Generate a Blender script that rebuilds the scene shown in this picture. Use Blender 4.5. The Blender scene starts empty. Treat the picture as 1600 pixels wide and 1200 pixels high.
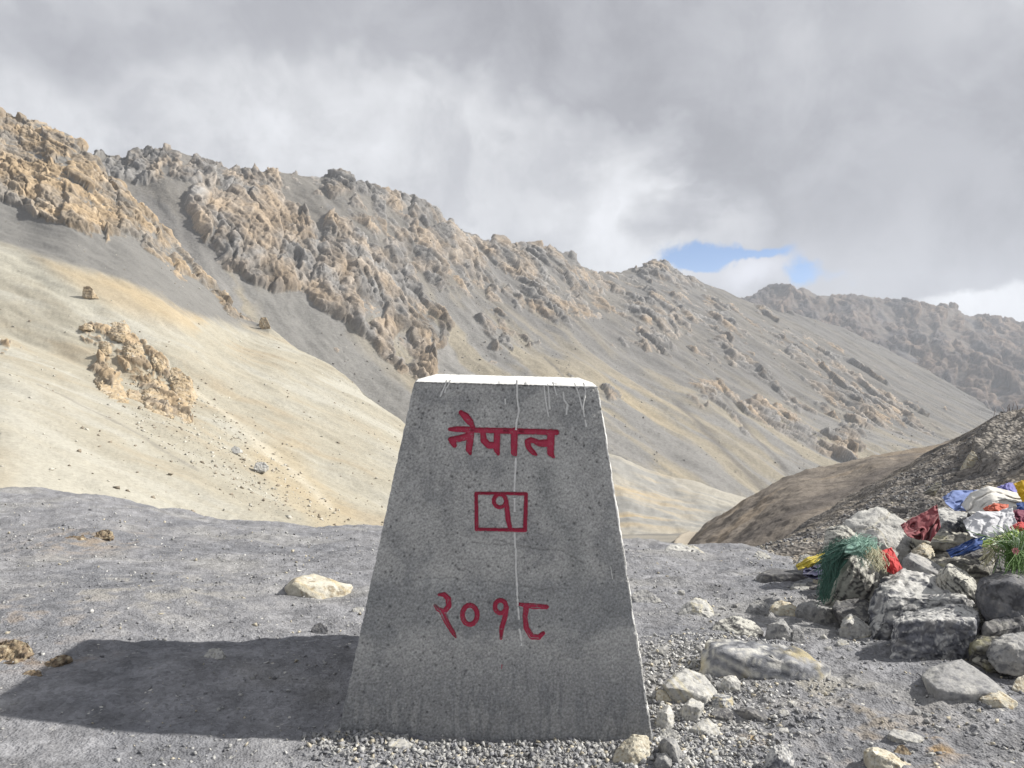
import bpy, bmesh, math, random
import numpy as np
from mathutils import Vector

# ------------------------------------------------------------------ camera, sky, sun, exposure
SC = bpy.context.scene
COL = SC.collection
F, H, PITCH = 1200.0, 1.08, math.atan(40.0 / 1200.0)
cam = bpy.data.cameras.new('camera')
cam.lens, cam.sensor_width, cam.clip_start, cam.clip_end = 27.0, 36.0, 0.05, 12000
camo = bpy.data.objects.new('camera', cam); COL.objects.link(camo)
camo.location = (0, 0, H); camo.rotation_euler = (math.pi / 2 - PITCH, 0, 0)
SC.camera = camo
SUN = Vector((0.79, 0.13, 0.60)).normalized()
sl = bpy.data.lights.new('sun', 'SUN'); sl.energy = 5.0; sl.angle = math.radians(0.6); sl.color = (1.0, 0.955, 0.88)
so = bpy.data.objects.new('sun', sl); COL.objects.link(so)
so.rotation_euler = SUN.to_track_quat('Z', 'Y').to_euler(); so.location = (60, 20, 60)
SC.view_settings.view_transform = 'Standard'; SC.view_settings.look = 'None'
SC.view_settings.gamma = 1.0; SC.view_settings.use_curve_mapping = False
SC.view_settings.exposure = 0.72
SC.cycles.use_denoising = True
SC.cycles.max_bounces = 6; SC.cycles.volume_bounces = 1
SKY_STRENGTH = 0.1
HAZE_TOP, HAZE_DENSITY = 270.0, 0.00018

class NT:
    """small helper to wire nodes"""
    def __init__(s, nt): s.nt = nt
    def n(s, t, **kw):
        x = s.nt.nodes.new(t)
        for k, v in kw.items(): setattr(x, k, v)
        return x
    def put(s, sock, v):
        if isinstance(v, bpy.types.NodeSocket): s.nt.links.new(v, sock)
        elif v is not None: sock.default_value = v
    def math(s, op, a, b=None, c=None, clamp=False):
        x = s.n('ShaderNodeMath', operation=op, use_clamp=clamp)
        s.put(x.inputs[0], a); s.put(x.inputs[1], b); s.put(x.inputs[2], c)
        return x.outputs[0]
    def vec(s, op, a, b=None, scale=None):
        x = s.n('ShaderNodeVectorMath', operation=op)
        s.put(x.inputs[0], a); s.put(x.inputs[1], b)
        if scale is not None: s.put(x.inputs[3], scale)
        return x.outputs[1] if op in ('LENGTH', 'DISTANCE', 'DOT_PRODUCT') else x.outputs[0]
    def noise(s, v, scale, detail=4, rough=0.55, dist=0.0, color=False, lac=2.0):
        x = s.n('ShaderNodeTexNoise')
        s.put(x.inputs['Vector'], v); x.inputs['Scale'].default_value = scale
        x.inputs['Detail'].default_value = detail; x.inputs['Roughness'].default_value = rough
        x.inputs['Distortion'].default_value = dist; x.inputs['Lacunarity'].default_value = lac
        return x.outputs['Color'] if color else x.outputs['Fac']
    def voro(s, v, scale, feature='F1', out='Distance', rnd=1.0):
        x = s.n('ShaderNodeTexVoronoi', feature=feature)
        s.put(x.inputs['Vector'], v); x.inputs['Scale'].default_value = scale; x.inputs['Randomness'].default_value = rnd
        return x.outputs[out]
    def mix(s, fac, a, b, mode='MIX'):
        x = s.n('ShaderNodeMix', data_type='RGBA', blend_type=mode)
        s.put(x.inputs[0], fac); s.put(x.inputs[6], a); s.put(x.inputs[7], b)
        return x.outputs[2]
    def ss(s, v, lo, hi, a=0.0, b=1.0):
        x = s.n('ShaderNodeMapRange', interpolation_type='SMOOTHSTEP')
        s.put(x.inputs[0], v); x.inputs[1].default_value = lo; x.inputs[2].default_value = hi
        x.inputs[3].default_value = a; x.inputs[4].default_value = b
        return x.outputs[0]

def ray(px, py):
    """direction through a photo pixel, y component 1"""
    cx = (np.asarray(px, float) - 800) / F; cy = (600 - np.asarray(py, float)) / F
    c, s = math.cos(PITCH), math.sin(PITCH)
    dy = c + cy * s; dz = -s + cy * c
    return cx / dy, np.ones_like(dy), dz / dy
def unproj(px, py, D):
    a, b, c = ray(px, py)
    D = np.asarray(D, float)
    return np.stack(np.broadcast_arrays(a * D, b * D, c * D + H), -1)
def proj(P):
    c, s = math.cos(PITCH), math.sin(PITCH)
    x, y, z = P[..., 0], P[..., 1], P[..., 2] - H
    fw = y * c - z * s; up = y * s + z * c
    return 800 + F * x / fw, 600 - F * up / fw

world = bpy.data.worlds.new('World'); SC.world = world; world.use_nodes = True
w = NT(world.node_tree); world.node_tree.nodes.clear()
sky = w.n('ShaderNodeTexSky', sky_type='NISHITA', sun_disc=False)
sky.sun_elevation = math.asin(SUN.z); sky.sun_rotation = math.atan2(SUN.x, SUN.y); sky.altitude = 5000
d = w.vec('NORMALIZE', w.n('ShaderNodeTexCoord').outputs['Generated'])
wob = w.noise(d, 3.0, 5, 0.6, color=True)
dw = w.vec('ADD', d, w.vec('SCALE', w.vec('SUBTRACT', wob, (0.5, 0.5, 0.5)), scale=0.26))
wob2 = w.noise(d, 9.0, 5, 0.6, color=True)
dw2 = w.vec('ADD', d, w.vec('SCALE', w.vec('SUBTRACT', wob2, (0.5, 0.5, 0.5)), scale=0.10))
def blob(px, py, sx, sy, src=None):
    """soft cloud mass round the direction of a photo pixel; sx, sy its angular half sizes (rad)"""
    r = Vector([float(v) for v in ray(px, py)]).normalized()
    q = w.vec('MULTIPLY', w.vec('SUBTRACT', src or dw, tuple(r)), (1 / sx, 1 / sx, 1 / sy))
    l = w.vec('LENGTH', q)
    return w.math('EXPONENT', w.math('MULTIPLY', w.math('MULTIPLY', l, l), -1.0))
sep = w.n('ShaderNodeSeparateXYZ'); w.put(sep.inputs[0], d)
zz = w.math('ADD', w.math('MAXIMUM', sep.outputs[2], 0.0), 0.22)
cmb = w.n('ShaderNodeCombineXYZ')
w.put(cmb.inputs[0], w.math('DIVIDE', sep.outputs[0], zz)); w.put(cmb.inputs[1], w.math('DIVIDE', sep.outputs[1], zz))
n1 = w.noise(cmb.outputs[0], 1.1, 7, 0.52, 0.25)
n2 = w.noise(d, 5.5, 8, 0.58, 0.35)
n3 = w.noise(d, 2.2, 6, 0.5, 0.3)
n2c = w.math('MULTIPLY', w.math('SUBTRACT', n2, 0.5), 2.0); n3c = w.math('MULTIPLY', w.math('SUBTRACT', n3, 0.5), 2.0); n1c = w.math('MULTIPLY', w.math('SUBTRACT', n1, 0.5), 2.0)
def total(*parts):
    r = None
    for v, k in parts:
        q = w.math('MULTIPLY', v, k); r = q if r is None else w.math('ADD', r, q)
    return r
n4 = w.math('MULTIPLY', w.math('SUBTRACT', w.ss(w.noise(dw, 8.0, 8, 0.6, 0.5), .36, .64), 0.5), 2.0)
n2s = w.math('MULTIPLY', w.math('SUBTRACT', w.ss(n2, .40, .60), .5), 2.0)
bright = w.math('ADD', 0.385, total((n2c, .10), (n2s, .035), (n3c, .12), (n4, .035), (blob(790, 260, .22, .09), .07), (blob(990, 340, .14, .06), .09), (blob(1570, 486, .16, .05, dw2), .09), (blob(1110, 330, .06, .03, dw2), .03)))
dark = w.math('ADD', 0.258, total((n2c, .06), (n2s, .016), (n3c, .08), (n4, .014), (blob(1400, 30, .16, .06), .06)))
mass = total((blob(1370, 235, .36, .15), 1.15), (blob(1500, 420, .22, .05, dw2), .9), (blob(820, -10, .36, .06), .8), (blob(150, 20, .40, .06), .5), (blob(1000, 120, .14, .07), .5), (n2c, .45), (n1c, .60), (n4, .10), (blob(820, 300, .25, .10), -.6), (blob(1580, 490, .12, .04, dw2), -.9))
lum = w.math('ADD', bright, w.math('MULTIPLY', w.math('SUBTRACT', dark, bright), w.ss(mass, 0.18, 0.62)))
lum = w.math('MINIMUM', w.math('MAXIMUM', lum, 0.15), 0.54)
tint = w.mix(w.ss(lum, 0.22, 0.44), (0.95, 0.965, 1.06, 1), (0.98, 0.995, 1.04, 1))
cloud = w.vec('SCALE', tint, scale=w.math('DIVIDE', lum, SKY_STRENGTH))
hole = total((blob(1130, 396, .062, .024, dw2), 1.0), (blob(1250, 434, .040, .018, dw2), 1.0), (blob(1080, 412, .035, .016, dw2), .8), (blob(1200, 394, .045, .014, dw2), .8), (n4, .10), (n2c, .55))
puff = blob(1168, 424, .055, .026, dw2)
hole = w.ss(w.math('SUBTRACT', hole, w.math('MULTIPLY', puff, 0.8)), 0.34, 0.80)
lum = w.math('ADD', lum, w.math('MULTIPLY', puff, w.math('MAXIMUM', w.math('SUBTRACT', 0.47, lum), 0.0)))
cloud = w.vec('SCALE', tint, scale=w.math('DIVIDE', lum, SKY_STRENGTH))
blue = w.vec('MULTIPLY', sky.outputs[0], (0.46, 0.60, 0.74))
skycol = w.mix(hole, cloud, blue)
bg = w.n('ShaderNodeBackground'); w.put(bg.inputs[0], skycol); bg.inputs[1].default_value = SKY_STRENGTH
wo = w.n('ShaderNodeOutputWorld'); w.put(wo.inputs[0], bg.outputs[0])

# ------------------------------------------------------------------ noise and helpers
def _hash(ix, iy, iz, seed):
    h = (ix * 374761393 + iy * 668265263 + iz * 2147483647 + seed * 974711) & 0xFFFFFFFF
    h = ((h ^ (h >> 13)) * 1274126177) & 0xFFFFFFFF
    return (h ^ (h >> 16))
_G = np.array([[1,1,0],[-1,1,0],[1,-1,0],[-1,-1,0],[1,0,1],[-1,0,1],[1,0,-1],[-1,0,-1],[0,1,1],[0,-1,1],[0,1,-1],[0,-1,-1],[1,1,0],[-1,1,0],[0,-1,1],[0,-1,-1]], np.float32)
def pn(x, y, z, seed=0):
    """gradient noise, about -1..1"""
    x, y, z = np.broadcast_arrays(x, y, z)
    xi, yi, zi = np.floor(x), np.floor(y), np.floor(z)
    fx, fy, fz = (x - xi).astype(np.float32), (y - yi).astype(np.float32), (z - zi).astype(np.float32)
    xi, yi, zi = xi.astype(np.int64), yi.astype(np.int64), zi.astype(np.int64)
    u, v, ww = (t * t * t * (t * (t * 6 - 15) + 10) for t in (fx, fy, fz))
    out = 0
    for dx in (0, 1):
        wx = u if dx else 1 - u
        for dy in (0, 1):
            wy = v if dy else 1 - v
            for dz in (0, 1):
                g = _G[_hash(xi + dx, yi + dy, zi + dz, seed) & 15]
                out = out + wx * wy * (ww if dz else 1 - ww) * (g[..., 0] * (fx - dx) + g[..., 1] * (fy - dy) + g[..., 2] * (fz - dz))
    return out
def fbm(x, y, z, oct=5, gain=0.5, seed=0, lac=2.03):
    a, s, f = 1.0, 0.0, 1.0
    for i in range(oct):
        s = s + a * pn(x * f, y * f, z * f, seed + i); a *= gain; f *= lac
    return s
def ridged(x, y, z, oct=5, gain=0.5, seed=0, lac=2.1):
    a, s, f, wgt = 1.0, 0.0, 1.0, 1.0
    for i in range(oct):
        r = 1 - np.abs(pn(x * f, y * f, z * f, seed + i)) * 1.6
        r = np.clip(r, 0, 1) ** 2
        s = s + a * r * wgt; wgt = np.clip(r * 1.4, 0, 1); a *= gain; f *= lac
    return s
def facets(x, y, z, seed=0):
    """broken-rock field: each random cell is a tilted plane; returns plane height (-1..1) and the gap to the next cell"""
    x, y, z = np.broadcast_arrays(x, y, z)
    xi, yi, zi = (np.floor(v).astype(np.int64) for v in (x, y, z))
    f1 = np.full(x.shape, 9.0, np.float32); f2 = f1.copy(); h = np.zeros(x.shape, np.float32)
    for dx in (-1, 0, 1):
        for dy in (-1, 0, 1):
            for dz in (-1, 0, 1):
                k = _hash(xi + dx, yi + dy, zi + dz, seed); k2 = _hash(xi + dx, yi + dy, zi + dz, seed + 77)
                rx = x - (xi + dx + .1 + .8 * (k & 1023) / 1023.); ry = y - (yi + dy + .1 + .8 * ((k >> 10) & 1023) / 1023.); rz = z - (zi + dz + .1 + .8 * ((k >> 20) & 1023) / 1023.)
                d = rx * rx + ry * ry + rz * rz
                hh = .8 * ((k2 & 255) / 255. - .5) + 2.2 * (((k2 >> 8) & 255) / 255. - .5) * rx + 1.8 * (((k2 >> 16) & 255) / 255. - .5) * ry + 1.8 * (((k2 >> 24) & 255) / 255. - .5) * rz
                near = d < f1
                f2 = np.where(near, f1, np.minimum(f2, d)); h = np.where(near, hh, h); f1 = np.where(near, d, f1)
    return h, np.sqrt(f2) - np.sqrt(f1)
def sst(v, lo, hi):
    t = np.clip((v - lo) / (hi - lo), 0, 1); return t * t * (3 - 2 * t)
def poly_sd(px, py, poly):
    """signed distance to a polygon, positive inside"""
    dmin = np.full(px.shape, 1e9); ins = np.zeros(px.shape, bool)
    n = len(poly)
    for i in range(n):
        (x0, y0), (x1, y1) = poly[i], poly[(i + 1) % n]
        ex, ey = x1 - x0, y1 - y0
        t = np.clip(((px - x0) * ex + (py - y0) * ey) / (ex * ex + ey * ey + 1e-9), 0, 1)
        dmin = np.minimum(dmin, (px - x0 - t * ex) ** 2 + (py - y0 - t * ey) ** 2)
        if y0 != y1:
            c = ((y0 > py) != (y1 > py)) & (px < (x1 - x0) * (py - y0) / (y1 - y0) + x0)
            ins ^= c
    dd = np.sqrt(dmin)
    return np.where(ins, dd, -dd)
def line_d(px, py, pts):
    dmin = np.full(px.shape, 1e9)
    for (x0, y0), (x1, y1) in zip(pts[:-1], pts[1:]):
        ex, ey = x1 - x0, y1 - y0
        t = np.clip(((px - x0) * ex + (py - y0) * ey) / (ex * ex + ey * ey + 1e-9), 0, 1)
        dmin = np.minimum(dmin, (px - x0 - t * ex) ** 2 + (py - y0 - t * ey) ** 2)
    return np.sqrt(dmin)

def mesh_from(name, verts, faces, mat=None, parent=None, col=None, smooth=True):
    """verts (n,3), faces (m,k) arrays -> ONE linked object"""
    verts = np.asarray(verts, np.float32); faces = np.asarray(faces, np.int32)
    me = bpy.data.meshes.new(name)
    me.vertices.add(len(verts)); me.vertices.foreach_set('co', verts.ravel())
    k = faces.shape[1]
    me.loops.add(faces.size); me.loops.foreach_set('vertex_index', faces.ravel())
    me.polygons.add(len(faces)); me.polygons.foreach_set('loop_start', np.arange(0, faces.size, k, dtype=np.int32))
    me.update(calc_edges=True); me.validate()
    if smooth: me.polygons.foreach_set('use_smooth', np.ones(len(me.polygons), bool))
    if col is not None:
        at = me.color_attributes.new('Col', 'FLOAT_COLOR', 'POINT')
        c = np.ones((len(verts), 4), np.float32); col = np.asarray(col); c[:, :col.shape[1]] = col
        at.data.foreach_set('color', c.ravel())
    o = bpy.data.objects.new(name, me); COL.objects.link(o)
    if mat: me.materials.append(mat)
    if parent: o.parent = parent
    return o
def grid_faces(nr, nc, wrap=False):
    r, c = np.meshgrid(np.arange(nr - 1), np.arange(nc if wrap else nc - 1), indexing='ij')
    c2 = (c + 1) % nc
    return np.stack([r * nc + c, r * nc + c2, (r + 1) * nc + c2, (r + 1) * nc + c], -1).reshape(-1, 4)
def normals_of(P):
    du = np.gradient(P, axis=1); dv = np.gradient(P, axis=0)
    n = np.cross(du, dv); n /= np.linalg.norm(n, axis=-1, keepdims=True) + 1e-12
    return n
def tag(o, label=None, cat=None, group=None, kind=None):
    if label: o['label'] = label
    if cat: o['category'] = cat
    if group: o['group'] = group
    if kind: o['kind'] = kind
    return o
def empty(name, loc, label=None, cat=None, group=None):
    o = bpy.data.objects.new(name, None); COL.objects.link(o); o.location = loc; o.empty_display_size = 0.1
    tag(o, label, cat, group); return o
def child_of(o, root):
    o.parent = root; o.location = [-v for v in root.location]; return o

# ------------------------------------------------------------------ materials
def mat_new(name, rough=0.9, spec=0.15):
    m = bpy.data.materials.new(name); m.use_nodes = True
    t = NT(m.node_tree); b = m.node_tree.nodes['Principled BSDF']
    b.inputs['Roughness'].default_value = rough; b.inputs['Specular IOR Level'].default_value = spec
    return m, t, b
def attr(t, name='Col'):
    a = t.n('ShaderNodeAttribute'); a.attribute_name = name; return a.outputs['Color']
def bump(t, b, hgt, strength, dist, prev=None):
    x = t.n('ShaderNodeBump'); x.inputs['Strength'].default_value = strength; x.inputs['Distance'].default_value = dist
    t.put(x.inputs['Height'], hgt)
    if prev is not None: t.put(x.inputs['Normal'], prev)
    t.put(b.inputs['Normal'], x.outputs[0]); return x.outputs[0]
def terrain_mat(name, scale, bdist, contrast=0.5, bstr=0.6, crack=0.0, speck=0.0):
    m, t, b = mat_new(name, 0.95, 0.05)
    p = t.n('ShaderNodeTexCoord').outputs['Object']
    n1 = t.noise(p, scale, 8, 0.65); n2 = t.noise(p, scale * 0.13, 5, 0.6)
    v = t.math('ADD', t.math('MULTIPLY', t.math('SUBTRACT', n1, 0.5), contrast * 1.6), t.math('MULTIPLY', t.math('SUBTRACT', n2, 0.5), contrast * 0.8))
    t.put(b.inputs['Base Color'], t.vec('SCALE', attr(t), scale=t.math('ADD', 1.0, v)))
    nb = bump(t, b, t.noise(p, scale * 1.3, 8, 0.75), bstr, bdist)
    if crack:                                   # broken faces on bare rock only (alpha of Col marks rock)
        a_ = t.n('ShaderNodeAttribute'); a_.attribute_name = 'Col'
        x = t.n('ShaderNodeTexNoise'); x.noise_type = 'RIDGED_MULTIFRACTAL'; t.put(x.inputs['Vector'], t.vec('MULTIPLY', p, (1, 1, .5)))
        x.inputs['Scale'].default_value = crack; x.inputs['Detail'].default_value = 6; x.inputs['Roughness'].default_value = .6
        bump(t, b, t.math('MULTIPLY', x.outputs['Fac'], a_.outputs['Alpha']), .6, bdist * .8, nb)
    return m
M_SPUR = terrain_mat('spur_scree', 2.6, 0.18, 0.42, 0.5, .5)
M_MOUNT = terrain_mat('mountain_rock', 0.8, 0.7, 0.65, 0.7, .16)
M_FAR = terrain_mat('far_rock', 0.16, 3.0, 0.65, 0.8, .06)
M_HILL = terrain_mat('brown_hill', 4.5, 0.12, 0.5, 0.9)

# ------------------------------------------------------------------ terrain layers
def layer(x0, x1, nx, rows, nseg, smooth_v=0, win=110):
    """rows: polylines [(px, py, depth)...] from the foot up to the crest; world points are joined by straight slopes"""
    xs = np.linspace(x0, x1, nx)
    R = []
    for r in rows:
        if isinstance(r, tuple):                      # ('back', dy, dz): the far side of the crest
            R.append(R[-1] + np.array([0.0, r[1], r[2]])); continue
        a = np.array(r, float)
        R.append(unproj(xs, np.interp(xs, a[:, 0], a[:, 1]), np.interp(xs, a[:, 0], a[:, 2])))
    # the broken line of a crest belongs to the crest alone: the slope below runs down from a smoothed one
    ck = [i for i, r in enumerate(rows) if not isinstance(r, tuple)][-1]
    kw = max(5, int(win / (xs[1] - xs[0]))) | 1; ker = np.hanning(kw + 2)[1:-1]; ker /= ker.sum()
    pad_ = np.concatenate([np.linspace(R[ck][0] * 1.0 - (R[ck][kw // 2] - R[ck][0]), R[ck][0], kw // 2, endpoint=False), R[ck], np.linspace(R[ck][-1], R[ck][-1] * 2 - R[ck][-1 - kw // 2], kw // 2 + 1)[1:]], 0)
    smc = np.stack([np.convolve(pad_[:, i], ker, 'valid') for i in range(3)], -1)[:nx]
    for i in range(ck):
        pq = np.concatenate([np.linspace(2 * R[i][0] - R[i][kw // 2], R[i][0], kw // 2, endpoint=False), R[i], np.linspace(R[i][-1], R[i][-1] * 2 - R[i][-1 - kw // 2], kw // 2 + 1)[1:]], 0)
        R[i] = np.stack([np.convolve(pq[:, k], ker, 'valid') for k in range(3)], -1)[:nx]
    resid = R[ck] - smc
    for i in range(ck, len(R)): R[i] = R[i] - resid
    out = []; vv = []
    for k in range(len(R) - 1):
        tt = np.linspace(0, 1, nseg[k] + 1)
        if k: tt = tt[1:]
        out.append(R[k][None] * (1 - tt)[:, None, None] + R[k + 1][None] * tt[:, None, None])
        vv.append(tt - 1 if k == ck - 1 else (tt * 0 if k >= ck else tt * 0 - 1))
    P = np.concatenate(out, 0); vv = np.concatenate(vv)
    if smooth_v:
        ker = np.hanning(smooth_v + 2)[1:-1]; ker /= ker.sum()
        pad = np.concatenate([np.repeat(P[:1], smooth_v // 2, 0), P, np.repeat(P[-1:], smooth_v // 2, 0)], 0)
        Q = np.stack([np.apply_along_axis(lambda v: np.convolve(v, ker, 'valid'), 0, pad[..., i]) for i in range(3)], -1)
        P = Q[:len(P)]
    return P + (sst(vv, -.16, 0) * np.where(vv > -1, 1, 0))[:, None, None] * resid[None]
def fall_coords(P):
    n = normals_of(P[::4, ::4]).reshape(-1, 3)
    n = n * np.sign(n[:, 2:3] + 1e-9); n = n.mean(0); n /= np.linalg.norm(n)
    s = np.cross([0, 0, 1.0], n); s /= np.linalg.norm(s)
    f = np.cross(n, s)
    return P @ s, P @ f, P @ n
def up_normals(P):
    n = normals_of(P); return n * np.where(n[..., 2:3] < 0, -1, 1)
def lerp(a, b, t): return a * (1 - t[..., None]) + np.asarray(b) * t[..., None]
def soft(v, k):  # smooth relu
    return np.logaddexp(0, v / k) * k

def rock_terrain(name, P, mat, regions, A, L, colours, seed, scree_amp, scree_col, crest=None, streak=1.0):
    """scree slope out of which crags stand; regions: (polygon in photo pixels, softness, bias, tint 0..1)"""
    n = up_normals(P); a, f, h = fall_coords(P)
    px, py = proj(P)
    wx = fbm(P[..., 0] / (L * 2.2), P[..., 1] / (L * 2.2), P[..., 2] / (L * 2.2), 3, 0.5, seed + 50)
    wy = fbm(P[..., 0] / (L * 2.2) + 9, P[..., 1] / (L * 2.2), P[..., 2] / (L * 2.2), 3, 0.5, seed + 60)
    jx, jy = px + wx * 22, py + wy * 22
    bias = np.full(px.shape, -1.35); tint = np.zeros(px.shape); tw = np.full(px.shape, 1e-3)
    for poly, sf, b, tn in regions:
        m = sst(poly_sd(jx, jy, poly), -sf, sf)
        bias = np.maximum(bias, -1.35 + m * (1.35 + b)); tint += m * tn; tw += m
    tint = tint / tw
    aw, fw_ = a + wx * L * 0.22, f + wy * L * 0.22
    r1 = ridged((aw + .1 * fw_) / L, fw_ / (L * 3.0), h / L, 6, 0.56, seed)               # ribs down the fall line
    r2 = ridged((aw + .4 * fw_) / (L * .30) + 3, (fw_ - 0.5 * aw) / (L * .75), h / L * 2, 5, 0.6, seed + 20)  # broken blocks
    r3 = fbm(aw / (L * .18), fw_ / (L * .25), h / (L * .2), 4, 0.6, seed + 30)
    vd = np.array([P[..., 0].mean(), P[..., 1].mean()]); vd /= np.linalg.norm(vd)      # buttresses stand steeper than the fall line
    q1 = P[..., 0] * vd[1] - P[..., 1] * vd[0] + wx * L * .30; q2 = P[..., 0] * vd[0] + P[..., 1] * vd[1] + wy * L * .3
    fa, ga = facets((q1 + .12 * q2) / (L * .62), q2 / (L * 3.4), P[..., 2] / (L * 2.2), seed + 40)
    fb, gb = facets((.6 * aw + .5 * q1 + .15 * fw_) / (L * .30), (fw_ - .2 * aw) / (L * .8), h / (L * .4), seed + 44)
    fc, gc = facets(aw / (L * .09), fw_ / (L * .16), h / (L * .1), seed + 48)
    rock = bias + 0.28 * (r1 - 0.75) + .82 * fa + .34 * fb + .17 * fc + 0.10 * (r2 - 0.7) + 0.07 * r3 - .22 * np.exp(-(ga / .035) ** 2) - .10 * np.exp(-(gb / .07) ** 2)
    lift = soft(rock, 0.03)
    lift = np.where(lift > 1.1, 1.1 + (lift - 1.1) * 0.35, lift)
    rk = sst(rock, 0.0, 0.10)
    und = fbm(a / (L * 1.4), f / (L * 5), h / L, 4, 0.5, seed + 70) * scree_amp
    fine = fbm(P[..., 0] / (L * .12), P[..., 1] / (L * .12), P[..., 2] / (L * .12), 3, 0.6, seed + 80) * scree_amp * 0.06
    Q = P + n * (A * lift + und + fine)[..., None]
    st = fbm((a + wx * L * .4) / (L * .9), f / (L * 6), h / L, 5, 0.55, seed + 90) * streak + .35 * fbm(a / (L * 2.5), f / (L * 5), h / L, 3, .5, seed + 95)
    c_rock_g, c_rock_o = np.array(colours[0]), np.array(colours[1])
    ov = np.clip(tint + 0.9 * fbm(aw / (L * .9), fw_ / (L * 1.5), h / L, 4, 0.55, seed + 110), 0, 1)
    cr = lerp(np.broadcast_to(c_rock_g, P.shape), c_rock_o, ov)
    cr = cr * (1 + 0.30 * r3 + 0.25 * wx + .45 * fb + .2 * fc)[..., None]
    cs = scree_col(px, py, st, a, f, P)
    return Q, np.concatenate([cs * (1 - rk[..., None]) + cr * rk[..., None], rk[..., None]], -1), px, py

def struct(name, P, mat, col, label=None):
    nr, nc = P.shape[:2]
    o = mesh_from(name, P.reshape(-1, 3), grid_faces(nr, nc), mat, col=np.clip(col, 0.0, 1.0).reshape(-1, col.shape[-1]), smooth=name not in ('mountain', 'far_mountain', 'hillside'))
    tag(o, label, None, None, 'structure'); return o

# far mountain range
crestE = [(900, 470, 1700), (1100, 480, 1700), (1165, 462, 1700), (1185, 453, 1700), (1205, 446, 1700), (1222, 442, 1700), (1240, 449, 1700), (1256, 447, 1700),
          (1275, 459, 1700), (1300, 455, 1700), (1340, 458, 1700), (1380, 466, 1680), (1430, 470, 1650), (1490, 476, 1650), (1510, 489, 1600),
          (1545, 495, 1600), (1570, 497, 1600), (1600, 507, 1550), (1800, 560, 1450), (2100, 590, 1300)]
P = layer(900, 2050, 560, [[(900, 800, 900), (1600, 760, 820), (2100, 760, 700)], [(900, 640, 1250), (1600, 610, 1150), (2100, 650, 950)], crestE, ('back', 500, -300)], [110, 150, 14], 15)
def colE(px, py, st, a, f, P):
    c = np.broadcast_to(np.array((.138, .12, .107)), P.shape).copy()
    c = lerp(c, (.115, .11, .112), sst(st, 0.0, .5)); c = lerp(c, (.19, .145, .105), sst(-st, 0.0, .6) * sst(py, 500, 620))
    return c
allE = [(850, 430), (2100, 480), (2100, 690), (1400, 690), (850, 600)]
Q, c, px, py = rock_terrain('far_mountain', P, M_FAR, [(allE, 20, .30, .45), ([(1400, 560), (1620, 560), (1620, 640), (1450, 640)], 20, .5, .8)], 14, 50, ((.085, .077, .077), (.14, .108, .086)), 11, 14, colE)
struct('far_mountain', Q, M_FAR, c, 'distant brown purple mountain ridge')

# the main mountain face
crestC = [(-500, 120, 380), (-200, 170, 400), (60, 225, 430), (148, 240, 450), (175, 236, 460), (200, 243, 465), (240, 240, 475), (256, 234, 480), (275, 233, 480), (292, 240, 485),
          (320, 243, 495), (345, 252, 500), (360, 261, 505), (395, 264, 515), (398, 256, 515), (402, 264, 515), (425, 262, 525), (440, 266, 530), (470, 271, 540), (500, 276, 550), (515, 270, 555), (540, 268, 560),
          (555, 280, 565), (585, 286, 575), (605, 302, 585), (628, 306, 590), (632, 302, 592), (640, 312, 595), (670, 321, 610), (680, 325, 612), (700, 343, 620), (740, 362, 640), (770, 375, 655), (800, 379, 670), (808, 377, 672),
          (822, 391, 680), (845, 383, 690), (868, 384, 700), (880, 396, 705), (893, 396, 712), (905, 412, 720), (930, 424, 740), (948, 427, 800), (975, 420, 850), (1000, 416, 880), (1022, 409, 890), (1040, 408, 895), (1052, 420, 900),
          (1068, 431, 900), (1085, 432, 900), (1100, 444, 900), (1130, 453, 890), (1150, 464, 880), (1200, 480, 890), (1260, 494, 900), (1320, 514, 900), (1380, 540, 890), (1450, 578, 860), (1530, 625, 800), (1600, 662, 740), (1700, 720, 640)]
midC = [(-500, 330, 330), (-200, 340, 330), (148, 400, 340), (400, 480, 355), (600, 560, 370), (760, 560, 420), (900, 540, 480), (1000, 560, 520), (1130, 600, 530), (1250, 635, 560), (1400, 675, 580), (1550, 715, 570), (1700, 780, 500)]
footC = [(-500, 640, 230), (0, 640, 230), (400, 720, 235), (700, 800, 235), (900, 840, 240), (1000, 845, 245), (1100, 830, 260), (1200, 815, 300), (1400, 790, 360), (1700, 850, 340)]
P = layer(-420, 1640, 1290, [footC, midC, crestC, ('back', 160, -150)], [150, 250, 14], 9)
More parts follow.
